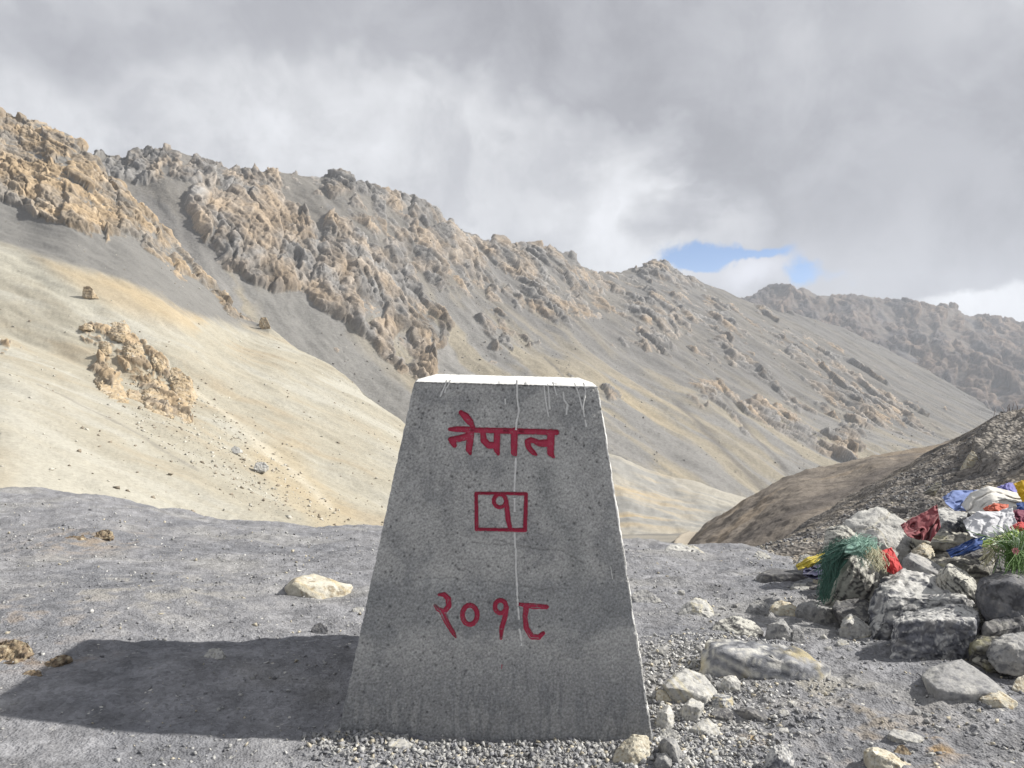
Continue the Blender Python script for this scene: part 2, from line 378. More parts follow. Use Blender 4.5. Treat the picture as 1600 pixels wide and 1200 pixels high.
R_C = [([(120, 200), (300, 205), (560, 240), (830, 350), (950, 415), (950, 480), (925, 515), (860, 500), (800, 485), (740, 470), (690, 450), (640, 425), (560, 350), (480, 300), (430, 295), (300, 290), (160, 285)], 14, .34, .22),  # skyline rock kept grey-brown: cloud shadow put into its colour
       ([(300, 290), (430, 290), (470, 330), (500, 375), (530, 330), (600, 390), (650, 430), (690, 500), (692, 545), (680, 580), (648, 604), (600, 575), (560, 540), (520, 500), (470, 452), (430, 448), (360, 430), (325, 400), (295, 360)], 9, .62, .35),
       ([(575, 560), (600, 500), (650, 470), (700, 520), (680, 585), (640, 606)], 8, .3, .95),
       ([(330, 300), (430, 310), (480, 380), (450, 430), (380, 400)], 8, .3, .75),
       ([(728, 492), (765, 485), (800, 500), (835, 530), (815, 560), (770, 552), (740, 525)], 7, .4, .45),
       ([(805, 470), (880, 480), (940, 470), (945, 505), (905, 515)], 8, .35, .8),
       ([(840, 560), (880, 565), (885, 585), (855, 582)], 6, .2, .3),
       ([(995, 405), (1045, 402), (1085, 430), (1100, 450), (1040, 440), (985, 445)], 7, .25, .1), ([(975, 450), (1020, 445), (1040, 480), (1000, 480)], 8, .1, .3),
       ([(1050, 470), (1090, 465), (1140, 520), (1130, 532), (1080, 505)], 9, .12, .1), ([(1170, 495), (1195, 490), (1220, 545), (1200, 550)], 8, .2, .15),
       ([(1120, 548), (1160, 555), (1225, 605), (1195, 610), (1150, 585)], 8, .22, .1), ([(1240, 540), (1290, 545), (1310, 580), (1250, 570)], 9, .1, .4),
       ([(1140, 630), (1180, 615), (1240, 640), (1300, 680), (1260, 690), (1200, 660)], 8, .15, .4), ([(1285, 665), (1320, 660), (1350, 700), (1335, 724), (1310, 712)], 6, .45, .4),
       ([(1250, 595), (1290, 600), (1330, 640), (1290, 640)], 8, .3, .2), ([(1035, 600), (1100, 605), (1140, 645), (1090, 635)], 9, .05, .4), ([(1350, 600), (1420, 640), (1480, 690), (1400, 680)], 14, .1, .4),
       ([(900, 430), (1000, 420), (1130, 455), (1300, 520), (1460, 640), (1540, 700), (1400, 690), (1280, 610), (1130, 540), (960, 520)], 25, -.03, .25), ([(1010, 590), (1110, 590), (1340, 700), (1300, 720), (1150, 660)], 18, -.02, .4),
       ([(700, 560), (860, 560), (1000, 620), (960, 640), (840, 600)], 18, -.22, .5), ([(940, 470), (1010, 470), (1060, 560), (960, 560)], 16, .02, .2), ([(1080, 530), (1120, 530), (1290, 640), (1240, 645)], 10, .22, .3), ([(1200, 560), (1260, 570), (1400, 660), (1350, 680)], 14, .15, .4)]
def colC(px, py, st, a, f, P):
    c = np.broadcast_to(np.array((.235, .213, .17)), P.shape).copy()
    grey = sst(st + 0.33, 0.1, .55) * 0.9
    c = lerp(c, (.18, .178, .175), grey)
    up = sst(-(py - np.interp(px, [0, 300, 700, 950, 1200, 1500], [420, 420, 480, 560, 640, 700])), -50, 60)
    c = lerp(c, (.13, .126, .122), up * 0.8)  # scree greyer and darker up the face, partly painted-in cloud shadow
    g2 = sst(poly_sd(px + st * 25, py, [(380, 440), (460, 440), (640, 610), (650, 680), (600, 700), (400, 560)]), -18, 25)
    c = lerp(c, (.165, .162, .155), g2)
    c = lerp(c, (.32, .26, .165), 0.45 * sst(-st, .12, .6) * sst(py, 560, 640) * sst(-px, -1150, -950))
    for pts, wd in (([(1062, 628), (1100, 670), (1150, 720), (1200, 762)], 5), ([(1118, 605), (1160, 660), (1232, 742)], 3.5), ([(850, 560), (905, 620), (930, 655)], 2)):
        dln = line_d(px + st * 4, py, pts); c = lerp(c, (.11, .105, .10), 0.75 * np.exp(-(dln / wd) ** 2))
    return c
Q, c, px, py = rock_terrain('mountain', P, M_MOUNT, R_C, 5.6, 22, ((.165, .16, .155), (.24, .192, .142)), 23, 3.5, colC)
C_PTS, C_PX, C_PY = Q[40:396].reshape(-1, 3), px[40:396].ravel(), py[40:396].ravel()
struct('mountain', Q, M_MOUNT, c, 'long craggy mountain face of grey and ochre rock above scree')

# pale debris fan at the valley foot
fan_t = [(820, 660, 228), (930, 688, 226), (960, 702, 225), (1010, 725, 224), (1050, 740, 224), (1090, 752, 224), (1160, 768, 224), (1240, 800, 224), (1300, 830, 224)]
P = layer(820, 1300, 300, [[(820, 842, 165), (1300, 846, 165)], [(820, 790, 190), (1000, 800, 190), (1300, 838, 185)], fan_t, ('back', 30, -40)], [40, 70, 6], 15)
a, f, h = fall_coords(P); px, py = proj(P)
st = fbm(a / 9, f / 60, h / 9, 5, .6, 201)
Q = P + up_normals(P) * (fbm(P[..., 0] / 18, P[..., 1] / 18, P[..., 2] / 18, 5, .5, 202) * 1.6)[..., None]
c = lerp(np.broadcast_to(np.array((.30, .285, .25)), P.shape), (.235, .232, .22), sst(st, -.1, .5))
c = lerp(c, (.36, .28, .17), .7 * sst(poly_sd(px + st * 20, py, [(930, 770), (990, 745), (1030, 740), (1110, 800), (1060, 825), (940, 825)]), -14, 14) * sst(-st, -.3, .4))
struct('debris_fan', Q, M_SPUR, c, 'pale debris fan at the foot of the mountain')

# left spur: tan scree with crags
crestB = [(-520, 60, 270), (-200, 110, 262), (-60, 140, 262), (0, 166, 260), (8, 175, 260), (22, 182, 258), (40, 190, 256), (60, 192, 254), (75, 197, 252), (100, 203, 249), (118, 214, 246), (125, 228, 244), (140, 240, 241),
          (148, 252, 239), (160, 272, 237), (185, 280, 233), (205, 305, 229), (235, 335, 223), (262, 360, 217), (285, 395, 212), (315, 428, 205), (340, 455, 200), (360, 470, 196), (372, 492, 193), (395, 504, 188), (420, 512, 183),
          (470, 546, 174), (520, 576, 165), (560, 602, 158), (625, 655, 147), (690, 715, 136), (760, 790, 126), (830, 850, 118), (950, 890, 108)]
footB = [(-520, 800, 40), (0, 800, 48), (300, 850, 55), (600, 880, 60), (950, 910, 70)]
midB = [(-520, 480, 140), (0, 520, 135), (300, 640, 115), (600, 790, 100), (950, 900, 90)]
P = layer(-460, 930, 880, [footB, midB, crestB, ('back', 40, -60)], [170, 260, 10], 9)
cragB = [(-470, 60), (0, 150), (60, 180), (115, 195), (150, 235), (175, 270), (205, 295), (260, 345), (330, 440), (375, 480), (425, 505), (410, 522), (360, 497), (300, 446), (255, 428), (215, 392), (180, 388), (140, 380), (100, 368), (60, 345), (5, 325), (-60, 300), (-470, 260)]
outB = [(110, 503), (190, 496), (218, 510), (245, 560), (285, 600), (320, 645), (290, 658), (255, 655), (212, 632), (185, 618), (148, 602), (128, 580), (148, 560), (118, 530)]
R_B = [(cragB, 8, .48, .45), ([(10, 240), (70, 232), (110, 255), (150, 290), (175, 330), (160, 370), (110, 330), (60, 300), (5, 290)], 8, .4, .95), (outB, 8, -.12, .8), ([(110, 500), (200, 495), (270, 585), (330, 650), (300, 662), (230, 640), (150, 600)], 9, .02, .8),
       ([(8, 530), (22, 530), (30, 545), (10, 545)], 3, .2, .8)]
def colB(px, py, st, a, f, P):
    c = np.broadcast_to(np.array((.305, .286, .235)), P.shape).copy()
    c = lerp(c, (.35, .34, .30), sst(st, 0.0, .6) * .8)
    c = lerp(c, (.31, .265, .195), sst(-st, 0.02, .6) * .7)
    c = lerp(c, (.35, .285, .185), .45 * sst(poly_sd(px + st * 25, py + st * 10, [(380, 700), (450, 690), (540, 790), (560, 840), (500, 840)]), -16, 16))
    c = lerp(c, (.34, .275, .18), .7 * sst(poly_sd(px + st * 30, py + st * 10, [(60, 405), (200, 440), (330, 490), (300, 520), (180, 480), (90, 430)]), -12, 14))
    c = lerp(c, (.375, .36, .305), .8 * sst(poly_sd(px + st * 20, py, [(-60, 378), (0, 382), (70, 420), (160, 480), (150, 500), (60, 445), (-60, 420)]), -10, 14))
    c = lerp(c, (.365, .352, .305), .75 * sst(poly_sd(px + st * 25, py, [(0, 640), (250, 760), (420, 830), (0, 860)]), -40, 60))
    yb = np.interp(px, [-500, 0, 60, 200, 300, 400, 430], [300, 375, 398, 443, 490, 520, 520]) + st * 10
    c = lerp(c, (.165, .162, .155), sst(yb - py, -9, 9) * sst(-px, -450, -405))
    for pts, wd, cc in (([(60, 600), (200, 670), (310, 735)], 2.2, (.2, .19, .17)), ([(285, 590), (350, 650), (440, 720), (520, 790)], 5, (.43, .40, .33))):
        dln = line_d(px + st * 5, py, pts); c = lerp(c, cc, .6 * np.exp(-(dln / wd) ** 2))
    return c
Q, c, px, py = rock_terrain('hillside', P, M_SPUR, R_B, 2.0, 8.0, ((.165, .152, .136), (.27, .208, .138)), 37, .9, colB)
B_PTS, B_PX, B_PY = Q[:431].reshape(-1, 3), px[:431].ravel(), py[:431].ravel(); B_ROCK = c[:431, :, 3].ravel()
struct('hillside', Q, M_SPUR, c, 'sunlit tan scree slope with ochre crags on the left')

# valley floor and the dirt track on it
P = layer(300, 1500, 200, [[(300, 1000, 70), (1500, 1000, 70)], [(300, 868, 110), (1500, 868, 110)], [(300, 828, 190), (1500, 828, 190)], [(300, 800, 330), (1500, 800, 330)]], [10, 40, 20], 5)
Q = P + np.array([0, 0, 1.0]) * (fbm(P[..., 0] / 14, P[..., 1] / 14, P[..., 2] * 0, 5, .55, 301) * .35)[..., None]
v = fbm(P[..., 0] / 25, P[..., 1] / 9, P[..., 2] * 0, 4, .6, 302)
struct('valley_floor', Q, M_SPUR, lerp(np.broadcast_to(np.array((.245, .23, .2)), P.shape), (.17, .165, .155), sst(v, -.2, .5)), 'grey gravel valley floor below the pass')
road_px = [(1110, 884, 100), (1085, 872, 105), (1073, 862, 112), (1068, 853, 125), (1069, 846, 140), (1076, 838, 160), (1090, 832, 178), (1108, 828, 190), (1130, 826, 200)]
rp = np.array(road_px, float); tt = np.linspace(0, 1, 60)
ctr = unproj(np.interp(tt, np.linspace(0, 1, len(rp)), rp[:, 0]), np.interp(tt, np.linspace(0, 1, len(rp)), rp[:, 1]), np.interp(tt, np.linspace(0, 1, len(rp)), rp[:, 2]))
tg = np.gradient(ctr, axis=0); sd = np.cross(tg, [0, 0, 1.0]); sd /= np.linalg.norm(sd, axis=1, keepdims=True)
prof = [(-2.3, -1.2), (-1.5, .22), (-1.1, .08), (1.1, .08), (1.5, .25), (2.4, -1.2)]
P = np.stack([ctr + sd * o_ + np.array([0, 0, z_ + .25]) for o_, z_ in prof], 0)
P = P + np.array([0, 0, 1.]) * (.15 * fbm(P[..., 0] / 2, P[..., 1] / 2, P[..., 2], 3, .5, 311))[..., None]
struct('dirt_road', P, M_SPUR, np.broadcast_to(np.array((.31, .275, .225)), P.shape), 'tan dirt track winding down the valley')

# brown hill at right
crestF = [(960, 930, 80), (1040, 890, 84), (1070, 862, 86), (1081, 845, 88), (1088, 833, 89), (1110, 817, 90), (1138, 799, 92), (1168, 777, 93), (1200, 757, 94), (1230, 742, 95), (1260, 735, 96), (1290, 731, 97), (1320, 724, 98), (1340, 718, 99), (1365, 709, 100), (1400, 705, 102), (1450, 697, 104), (1500, 684, 106), (1600, 650, 110), (2000, 520, 120)]
footF = [(960, 980, 40), (1100, 920, 36), (1200, 900, 34), (1400, 840, 34), (1600, 800, 34), (2000, 740, 34)]
P = layer(960, 1980, 520, [footF, crestF, ('back', 30, -25)], [220, 8], 5, 24)
a, f, h = fall_coords(P); px, py = proj(P)
st = fbm(P[..., 1] / 30 + P[..., 0] / 60, (P[..., 2] - .25 * P[..., 0]) / 1.5, h / 9, 5, .6, 401)
Q = P + up_normals(P) * (fbm(P[..., 0] / 9, P[..., 1] / 9, P[..., 2] / 5, 5, .5, 402) * .55 + .12 * fbm(P[..., 0] / 1.2, P[..., 1] / 1.2, P[..., 2] / 1.2, 3, .6, 403))[..., None]
c = lerp(np.broadcast_to(np.array((.205, .180, .154)), P.shape), (.145, .128, .112), sst(st, -.15, .45))
c = lerp(c, (.24, .195, .145), sst(-st, .1, .6) * .6)
dln = line_d(px + st * 10, py + st * 6, [(1120, 862), (1240, 800), (1330, 765), (1420, 722)])
c = lerp(c, (.105, .095, .09), .75 * np.exp(-(dln / 11) ** 2))
struct('brown_hill', Q, M_HILL, c, 'smooth brown hill dropping into the valley')

# ------------------------------------------------------------------ ground of the pass (heightfield)
EDGE = np.array([(-2600, 690, 9.0), (-900, 730, 9.0), (-300, 752, 8.5), (0, 764, 8.2), (60, 768, 8.2), (150, 776, 8.0), (210, 790, 8.0), (260, 801, 7.8), (340, 815, 7.6), (420, 824, 7.5), (480, 828, 7.4), (590, 830, 7.2), (800, 842, 7.2), (985, 853, 7.2), (1100, 859, 7.0),
                 (1180, 862, 6.8), (1300, 880, 6.5), (1600, 900, 6.0), (2200, 880, 6.0), (4500, 800, 6.0)], float)
_az = np.degrees(np.arctan((EDGE[:, 0] - 800) / F))
_ed = EDGE[:, 2]; _ez = H + ray(EDGE[:, 0], EDGE[:, 1])[2] * EDGE[:, 2]
AZ = np.concatenate([[-180, -100], _az, [100, 180]]); ER = np.concatenate([[30, 16], _ed / np.cos(np.radians(_az)), [12, 30]]); EZ = np.concatenate([[.5, .1], _ez, [.3, .5]])
def zg(x, y):
    az = np.degrees(np.arctan2(x, y)); r = np.hypot(x, y)
    er, ez = np.interp(az, AZ, ER), np.interp(az, AZ, EZ)
    t = sst(r, 2.6, 1.0) * 0 + np.clip((r - 2.4) / (er - 2.4), 0, 1) ** 1.6
    z = ez * np.minimum(t, 1)
    over = np.maximum(r - er, 0)
    z = z - 0.62 * (np.sqrt(over ** 2 + 1.0) - 1.0) * np.where(np.abs(az) > 85, 0.02, 1)
    z = np.maximum(z, -62)
    z = z + .10 * sst(-x, .5, 1.8) * sst(-np.abs(y - 2.5), -2.2, -.6)
    z = z + .34 * np.exp(-((x - 2.75) / .85) ** 2 - ((y - 3.95) / .62) ** 2)          # heap under the cairn
    z = z - (.006 + .040 * sst(x, -.7, .45)) * sst(-np.abs(y - 2.05), -.75, -.25) * sst(-x, -1.6, -.8)
    z = z + .02 * np.exp(-((x - .72) / .30) ** 2 - ((y - 2.42) / .30) ** 2)
    return z
def gz(x, y):
    x = np.asarray(x, float); y = np.asarray(y, float)
    r = np.hypot(x, y); k = np.clip(r / 3, .6, 2.2)
    z0 = x * 0
    rough = .4 + .6 * sst(x, .2, 1.2)
    return (zg(x, y) + .022 * fbm(x / .55, y / .55, z0, 4, .5, 501) * k + .007 * fbm(x / .09, y / .06, z0, 3, .55, 505) * (.6 + rough)
            + .010 * sst(fbm(x / .16, y / .11, z0 + 3, 2, .5, 507), .05, .7) * rough * (.3 + sst(fbm(x / .7, y / .7, z0 + 7, 2, .5, 509), -.1, .3)))
def ground_hit(px, py):
    a, b, c = (float(v) for v in ray(px, py))
    D = np.linspace(1.2, 12, 2400)
    hit = np.nonzero(H + c * D <= gz(a * D, D))[0]
    return float(D[hit[0]]) if len(hit) else 7.0

azs = np.concatenate([np.linspace(-180, -62, 50)[:-1], np.linspace(-62, -39, 60)[:-1], np.linspace(-39, 38, 1080)[:-1], np.linspace(38, 60, 60)[:-1], np.linspace(60, 180, 50)])
rs = np.concatenate([[0.02, .4, .8, 1.1], np.linspace(1.25, 3.4, 320), np.linspace(3.4, 6, 120)[1:], np.linspace(6, 11, 90)[1:], np.geomspace(11, 130, 30)[1:]])
A_, R_ = np.meshgrid(np.radians(azs), rs)
X, Y = R_ * np.sin(A_), R_ * np.cos(A_)
P = np.stack([X, Y, gz(X, Y)], -1)
px, py = proj(P)
z0 = X * 0
big = fbm(X / .8, Y / .8, z0, 4, .55, 521); med = fbm(X / .14, Y / .14, z0, 4, .6, 525)
c = np.broadcast_to(np.array((.198, .200, .212)), P.shape).copy()
c = lerp(c, (.228, .227, .228), sst(big, 0.0, .6)); c = lerp(c, (.155, .159, .173), sst(-big, .05, .6) * .8)
c = c * (1 + .35 * med)[..., None]
def patch(cx, cy, sx, sy, colr, amt, thr=-.15):
    global c
    D0 = ground_hit(cx, cy); x0 = float(ray(cx, cy)[0]) * D0
    m = np.exp(-((X - x0) / sx) ** 2 - ((Y - D0) / sy) ** 2) * sst(med + .5 * big, thr, thr + .5)
    c = lerp(c, colr, np.clip(m * amt, 0, 1))
for args in ((1420, 1168, .16, .07, (.26, .17, .075), 1.1), (1180, 1160, .045, .035, (.30, .20, .075), 1.2), (1350, 1120, .2, .12, (.24, .19, .12), .5), (1520, 1050, .1, .1, (.2, .16, .1), .2),
             (150, 838, .35, .5, (.23, .19, .15), .9), (30, 960, .25, .3, (.24, .205, .18), .9), (220, 920, .5, .5, (.25, .24, .22), .8), (20, 1020, .22, .1, (.17, .115, .065), .9), (1040, 1040, .14, .2, (.30, .29, .27), .9), (1110, 1130, .25, .12, (.30, .29, .27), .7), (1270, 1075, .2, .08, (.27, .25, .2), .6),
             (780, 1165, .5, .1, (.25, .245, .23), .7)):
    patch(*args)
m, t, b = mat_new('shale_ground', 0.92, 0.12)
p = t.n('ShaderNodeTexCoord').outputs['Object']
fine = t.noise(p, 90, 6, .7); spk = t.voro(p, 130); spk2 = t.voro(p, 55)
v = t.math('ADD', t.math('MULTIPLY', t.math('SUBTRACT', fine, .5), .9), t.math('MULTIPLY', t.math('SUBTRACT', t.voro(p, 70, out='Color'), .5), .45))
base = t.vec('SCALE', attr(t), scale=t.math('ADD', 1.0, v))
lightchip = t.ss(t.voro(p, 48, out='Color'), .86, .93)
base = t.mix(t.math('MULTIPLY', lightchip, t.ss(spk2, .42, .25)), base, (.46, .45, .42, 1))
t.put(b.inputs['Base Color'], base)
n_ = bump(t, b, fine, .7, .006); n_ = bump(t, b, spk, .6, .006, n_); bump(t, b, spk2, .35, .01, n_)
M_GROUND = m
o = mesh_from('ground', P.reshape(-1, 3), grid_faces(*P.shape[:2]), M_GROUND, col=np.clip(c, .02, .8).reshape(-1, 3)); tag(o, 'dark grey shale ground of the mountain pass', kind='structure')

# shaly slope at right, in front of the brown hill
crestG = [(1120, 872, 7.0), (1180, 856, 7.3), (1230, 842, 7.8), (1270, 826, 8.2), (1300, 812, 8.6), (1330, 794, 8.9), (1360, 772, 9.2), (1400, 748, 9.5), (1430, 730, 9.8), (1460, 712, 10), (1485, 697, 10.2), (1510, 685, 10.4), (1530, 672, 10.4), (1550, 662, 10.4), (1565, 650, 10.4), (1585, 643, 10.3), (1600, 637, 10.2), (1640, 615, 10), (1800, 560, 9.5), (2200, 470, 9)]
footG = [(1120, 905, 5.4), (1300, 900, 5.3), (1600, 900, 4.9), (2200, 900, 4.2)]
P = layer(1120, 2150, 640, [footG, crestG, ('back', 3, -1.2), ('back', 10, -14)], [200, 14, 6], 5)
px, py = proj(P)
a, f, h = fall_coords(P); n = up_normals(P)
crag = sst(poly_sd(px + 14 * fbm(a / .5, f / .5, h, 3, .5, 601), py, [(1515, 700), (1540, 672), (1565, 650), (1700, 600), (1800, 640), (1700, 760), (1600, 735), (1560, 740), (1530, 735)]), -6, 16)
rr = ridged(a / 1.1 + f / 1.5, f / 2.2, h / 1.0, 6, .55, 602)
rough = fbm(a / .7, f / .7, h / .7, 5, .55, 603); chip = fbm(a / .06, f / .09, h / .06, 3, .6, 604)
env = np.ones(P.shape[0]); env[:24] = np.linspace(0, 1, 24)
Q = P + n * (env[:, None] * (crag * (-.02 + .11 * rr) + .06 * rough + .014 * chip))[..., None]
st = fbm(a / .35, f / 2.2, h, 5, .6, 605)
c = np.broadcast_to(np.array((.175, .162, .148)), P.shape).copy()
c = lerp(c, (.225, .20, .168), sst(st, 0, .45)); c = lerp(c, (.12, .115, .112), sst(-st, .1, .5) * .8)
c = c * (1 + .5 * chip)[..., None]
c = lerp(c, (.24, .225, .205), crag * sst(rr, .5, 1.1) * .8)
m, t, b = mat_new('shaly_slope', .95, .08)
p = t.n('ShaderNodeTexCoord').outputs['Object']
v = t.math('MULTIPLY', t.math('SUBTRACT', t.voro(p, 24, out='Color'), .5), .9)
base = t.vec('SCALE', attr(t), scale=t.math('ADD', 1.0, v))
t.put(b.inputs['Base Color'], base)
n_ = bump(t, b, t.voro(p, 26), .8, .03); bump(t, b, t.noise(p, 60, 5, .7), .6, .01, n_)
M_SLOPE = m
struct('shale_slope', Q, M_SLOPE, c, 'dark shaly slope rising at the right')
G_PTS, G_N, G_PX, G_PY = Q[4:201].reshape(-1, 3), n[4:201].reshape(-1, 3), px[4:201].ravel(), py[4:201].ravel()

# ------------------------------------------------------------------ the boundary pillar
zs = (1600 / 280)
def z1(pts): return [(640 + x / zs, 620 + y / zs, r / zs) for x, y, r in pts]
def z3(pts): return [(640 + x / zs, 890 + y / zs, r / zs) for x, y, r in pts]
def oval(cx, cy, rx, ry, r, a0=0, a1=360, n=18): return [(cx + rx * math.cos(math.radians(q)), cy + ry * math.sin(math.radians(q)), r) for q in np.linspace(a0, a1, n)]
GLYPHS = [
  ('letter', [z1([(460, 142, 22), (500, 175, 33), (540, 225, 30), (572, 272, 14)]), z1([(360, 290, 16), (430, 288, 26), (560, 296, 27)]), z1([(368, 382, 24), (430, 377, 30), (540, 348, 32)]), z1([(385, 400, 32), (402, 436, 20)]), z1([(545, 300, 34), (538, 400, 32), (530, 470, 28), (542, 508, 14)])]),
  ('letter', [z1([(560, 296, 22), (700, 300, 24), (860, 304, 26)]), z1([(655, 312, 24), (662, 390, 28), (705, 432, 30), (775, 432, 30)]), z1([(782, 305, 28), (780, 400, 28), (778, 470, 28), (792, 512, 12)])]),
  ('letter', [z1([(860, 304, 26), (1000, 308, 25)]), z1([(936, 305, 30), (934, 420, 30), (932, 500, 27), (948, 518, 12)])]),
  ('letter', [z1([(1000, 308, 25), (1160, 313, 25), (1312, 318, 24)]), z1([(1262, 320, 34), (1260, 420, 33), (1258, 500, 30), (1284, 536, 14)]), z1([(1225, 408, 28), (1150, 405, 22), (1085, 384, 24), (1052, 400, 26), (1062, 450, 26), (1105, 500, 22), (1130, 515, 12)]), z1([(1235, 425, 20), (1170, 432, 16), (1120, 420, 8)])]),
  ('border', [z1([(596, 860, 13), (820, 862, 12), (1040, 866, 14)]), z1([(1040, 866, 15), (1036, 1020, 17), (1030, 1186, 17)]), z1([(602, 1182, 15), (800, 1186, 14), (1030, 1190, 18)]), z1([(594, 862, 15), (597, 1020, 16), (598, 1182, 17)])]),
  ('digit', [z1(oval(806, 928, 55, 58, 17)), z1([(862, 925, 18), (870, 1000, 22), (880, 1100, 22), (896, 1162, 18)])]),
  ('digit', [z3([(262, 222, 12), (310, 222, 22), (348, 262, 24), (350, 325, 24), (312, 372, 24), (255, 352, 20), (225, 315, 12)]), z3([(290, 372, 28), (338, 478, 23), (395, 572, 18), (412, 602, 8)])]),
  ('digit', [z3(oval(538, 402, 66, 86, 22))]),
  ('digit', [z3(oval(812, 330, 50, 58, 20)), z3([(868, 335, 20), (852, 420, 22), (822, 520, 21), (816, 612, 13)])]),
  ('digit', [z3([(972, 306, 14), (1100, 326, 26), (1222, 332, 20)]), z3([(1042, 330, 26), (1030, 420, 22), (1042, 520, 24), (1092, 598, 26), (1150, 602, 24), (1192, 566, 18)])]),
]
def stroke_sd(px, py, strokes):
    """distance to a set of tapered strokes, negative inside (photo pixels)"""
    dm = np.full(px.shape, 1e6)
    for st_ in strokes:
        for (x0, y0, r0), (x1, y1, r1) in zip(st_[:-1], st_[1:]):
            ex, ey = x1 - x0, y1 - y0
            t_ = np.clip(((px - x0) * ex + (py - y0) * ey) / (ex * ex + ey * ey + 1e-9), 0, 1)
            dm = np.minimum(dm, np.hypot(px - x0 - t_ * ex, py - y0 - t_ * ey) - (r0 + (r1 - r0) * t_))
    return dm
YB, YT = 2.20, 2.335
c000, c100 = unproj(523, 1170, YB), unproj(1027.5, 1196, YB)
c001, c101 = unproj(647.5, 593, YT), unproj(934.5, 600.5, YT)
c010, c110 = c000 + [0, .84, 0], c100 + [0, .84, 0]
c011, c111 = c001 + [0, .57, .004], c101 + [0, .57, .004]
PCEN = np.array([*((c000 + c110) / 2)[:2], 0.0])
def tri(a, b, t):
    a, b, t = (np.asarray(v)[..., None] for v in (a, b, t))
    lo = (c000 * (1 - a) + c100 * a) * (1 - b) + (c010 * (1 - a) + c110 * a) * b
    hi = (c001 * (1 - a) + c101 * a) * (1 - b) + (c011 * (1 - a) + c111 * a) * b
    return lo * (1 - t) + hi * t
NF = np.cross(c100 - c000, c001 - c000); NF /= np.linalg.norm(NF)     # front normal (towards camera)
if NF[1] > 0: NF = -NF
DEPTH = .008
ALLSTROKES = [s_ for _, ss_ in GLYPHS for s_ in ss_]
rnd = np.random.RandomState(5)
def engr(px, py):
    sd_ = np.full(px.shape, 9.0)
    m_ = (px > 650) & (px < 890) & (py > 625) & (py < 1010)
    if m_.any(): sd_[m_] = stroke_sd(px[m_], py[m_], ALLSTROKES)
    return sd_
rc = .007
corner = lambda cx, cy, a0: [(cx + rc * math.cos(math.radians(q)), cy + rc * math.sin(math.radians(q))) for q in np.linspace(a0, a0 + 90, 6)]
per = [(a_, 0.0) for a_ in np.linspace(rc, 1 - rc, 420)][:-1] + corner(1 - rc, rc, -90)[:-1] + [(1.0, b_) for b_ in np.linspace(rc, 1 - rc, 70)][:-1] + corner(1 - rc, 1 - rc, 0)[:-1] \
    + [(a_, 1.0) for a_ in np.linspace(1 - rc, rc, 24)][:-1] + corner(rc, 1 - rc, 90)[:-1] + [(0.0, b_) for b_ in np.linspace(1 - rc, rc, 70)][:-1] + corner(rc, rc, 180)[:-1]
per = np.array(per); ts = np.concatenate([np.linspace(0, .985, 470), [.990, .994, .997, 1.0]])
Aa, Tt = np.meshgrid(per[:, 0], ts); Bb, _ = np.meshgrid(per[:, 1], ts)
ins = np.interp(ts, [0, .985, .99, .994, .997, 1.0], [0, 0, .0015, .004, .008, .014])[:, None]    # rounded top arris
P = tri(.5 + (Aa - .5) * (1 - 2 * ins), .5 + (Bb - .5) * (1 - 2 * ins), Tt)
Nn = np.cross(np.roll(P, -1, 1) - np.roll(P, 1, 1), np.gradient(P, axis=0)); Nn /= np.linalg.norm(Nn, axis=-1, keepdims=True) + 1e-12
if (Nn[200, 200] @ NF) < 0: Nn = -Nn
px, py = proj(P)
front = np.zeros(P.shape[:2], bool); front[:, :421] = True
x, y, z = P[..., 0], P[..., 1], P[..., 2]
edge_w = np.exp(-np.minimum(np.abs(Aa - 0), np.abs(Aa - 1)) / .012)
dsp = .0016 * fbm(x / .05, y / .05, z / .05, 4, .6, 701) + .0022 * (1 - .8 * edge_w) * fbm(x / .3, y / .3, z / .2, 3, .5, 702)
edge_w = np.exp(-np.minimum(np.abs(Aa - 0), np.abs(Aa - 1)) / .012)
dsp -= edge_w * .0018 * sst(fbm(x / .06, y / .06, z / .035, 3, .6, 705), .05, .6) + .004 * sst(Tt, .97, 1) * sst(fbm(x / .05, y / .05, z * 0, 3, .6, 706), 0, .6)
sdist = np.where(front, engr(px, py), 9.0)
dsp = np.where(sdist < 0, dsp * .3, dsp) - DEPTH * sst(-sdist, 0, 2.2) + .0018 * np.exp(-((sdist - 1.6) / 1.2) ** 2) * sst(fbm(x / .03, y, z / .03, 2, .5, 707), -.2, .3)
dirt = np.zeros(P.shape[:2])  # mask for dirt, and for shade painted into the pits
for i in range(800):                                    # blow holes in the cast face
    r_ = abs(rnd.normal(0, 1)) * .75 + .55; qx, qy = rnd.uniform(535, 1020), rnd.uniform(600, 1150)
    t0 = np.searchsorted(ts, 1 - (qy - 595) / 570); lo, hi = max(0, t0 - 9), t0 + 9
    dd_ = (px[lo:hi, :421] - qx) ** 2 + (py[lo:hi, :421] - qy) ** 2
    k_ = np.exp(-dd_ / r_ ** 2)
    dsp[lo:hi, :421] -= k_ * .0035 * (sdist[lo:hi, :421] > 1); dirt[lo:hi, :421] = np.maximum(dirt[lo:hi, :421], k_)
for pts, wd, dep in (([(735, 846), (780, 850), (830, 857), (880, 864), (915, 880)], 1.3, .0025), ([(640, 905), (700, 905), (780, 912), (840, 918), (890, 922)], 1.1, .0015)):
    dl = line_d(px + 3 * fbm(x / .05, y, z / .05, 3, .6, 711), py + 4 * fbm(x / .06, y, z / .06, 3, .6, 712), pts)
    k_ = np.exp(-(dl / wd) ** 2) * front
    dsp -= k_ * dep; dirt = np.maximum(dirt, .35 * k_)
dsp += .002 * sst(py - (907 + 4 * fbm(x / .1, y, z * 0, 3, .5, 713)), 0, 5) * front           # pour line of the cast
P2 = P + Nn * dsp[..., None]
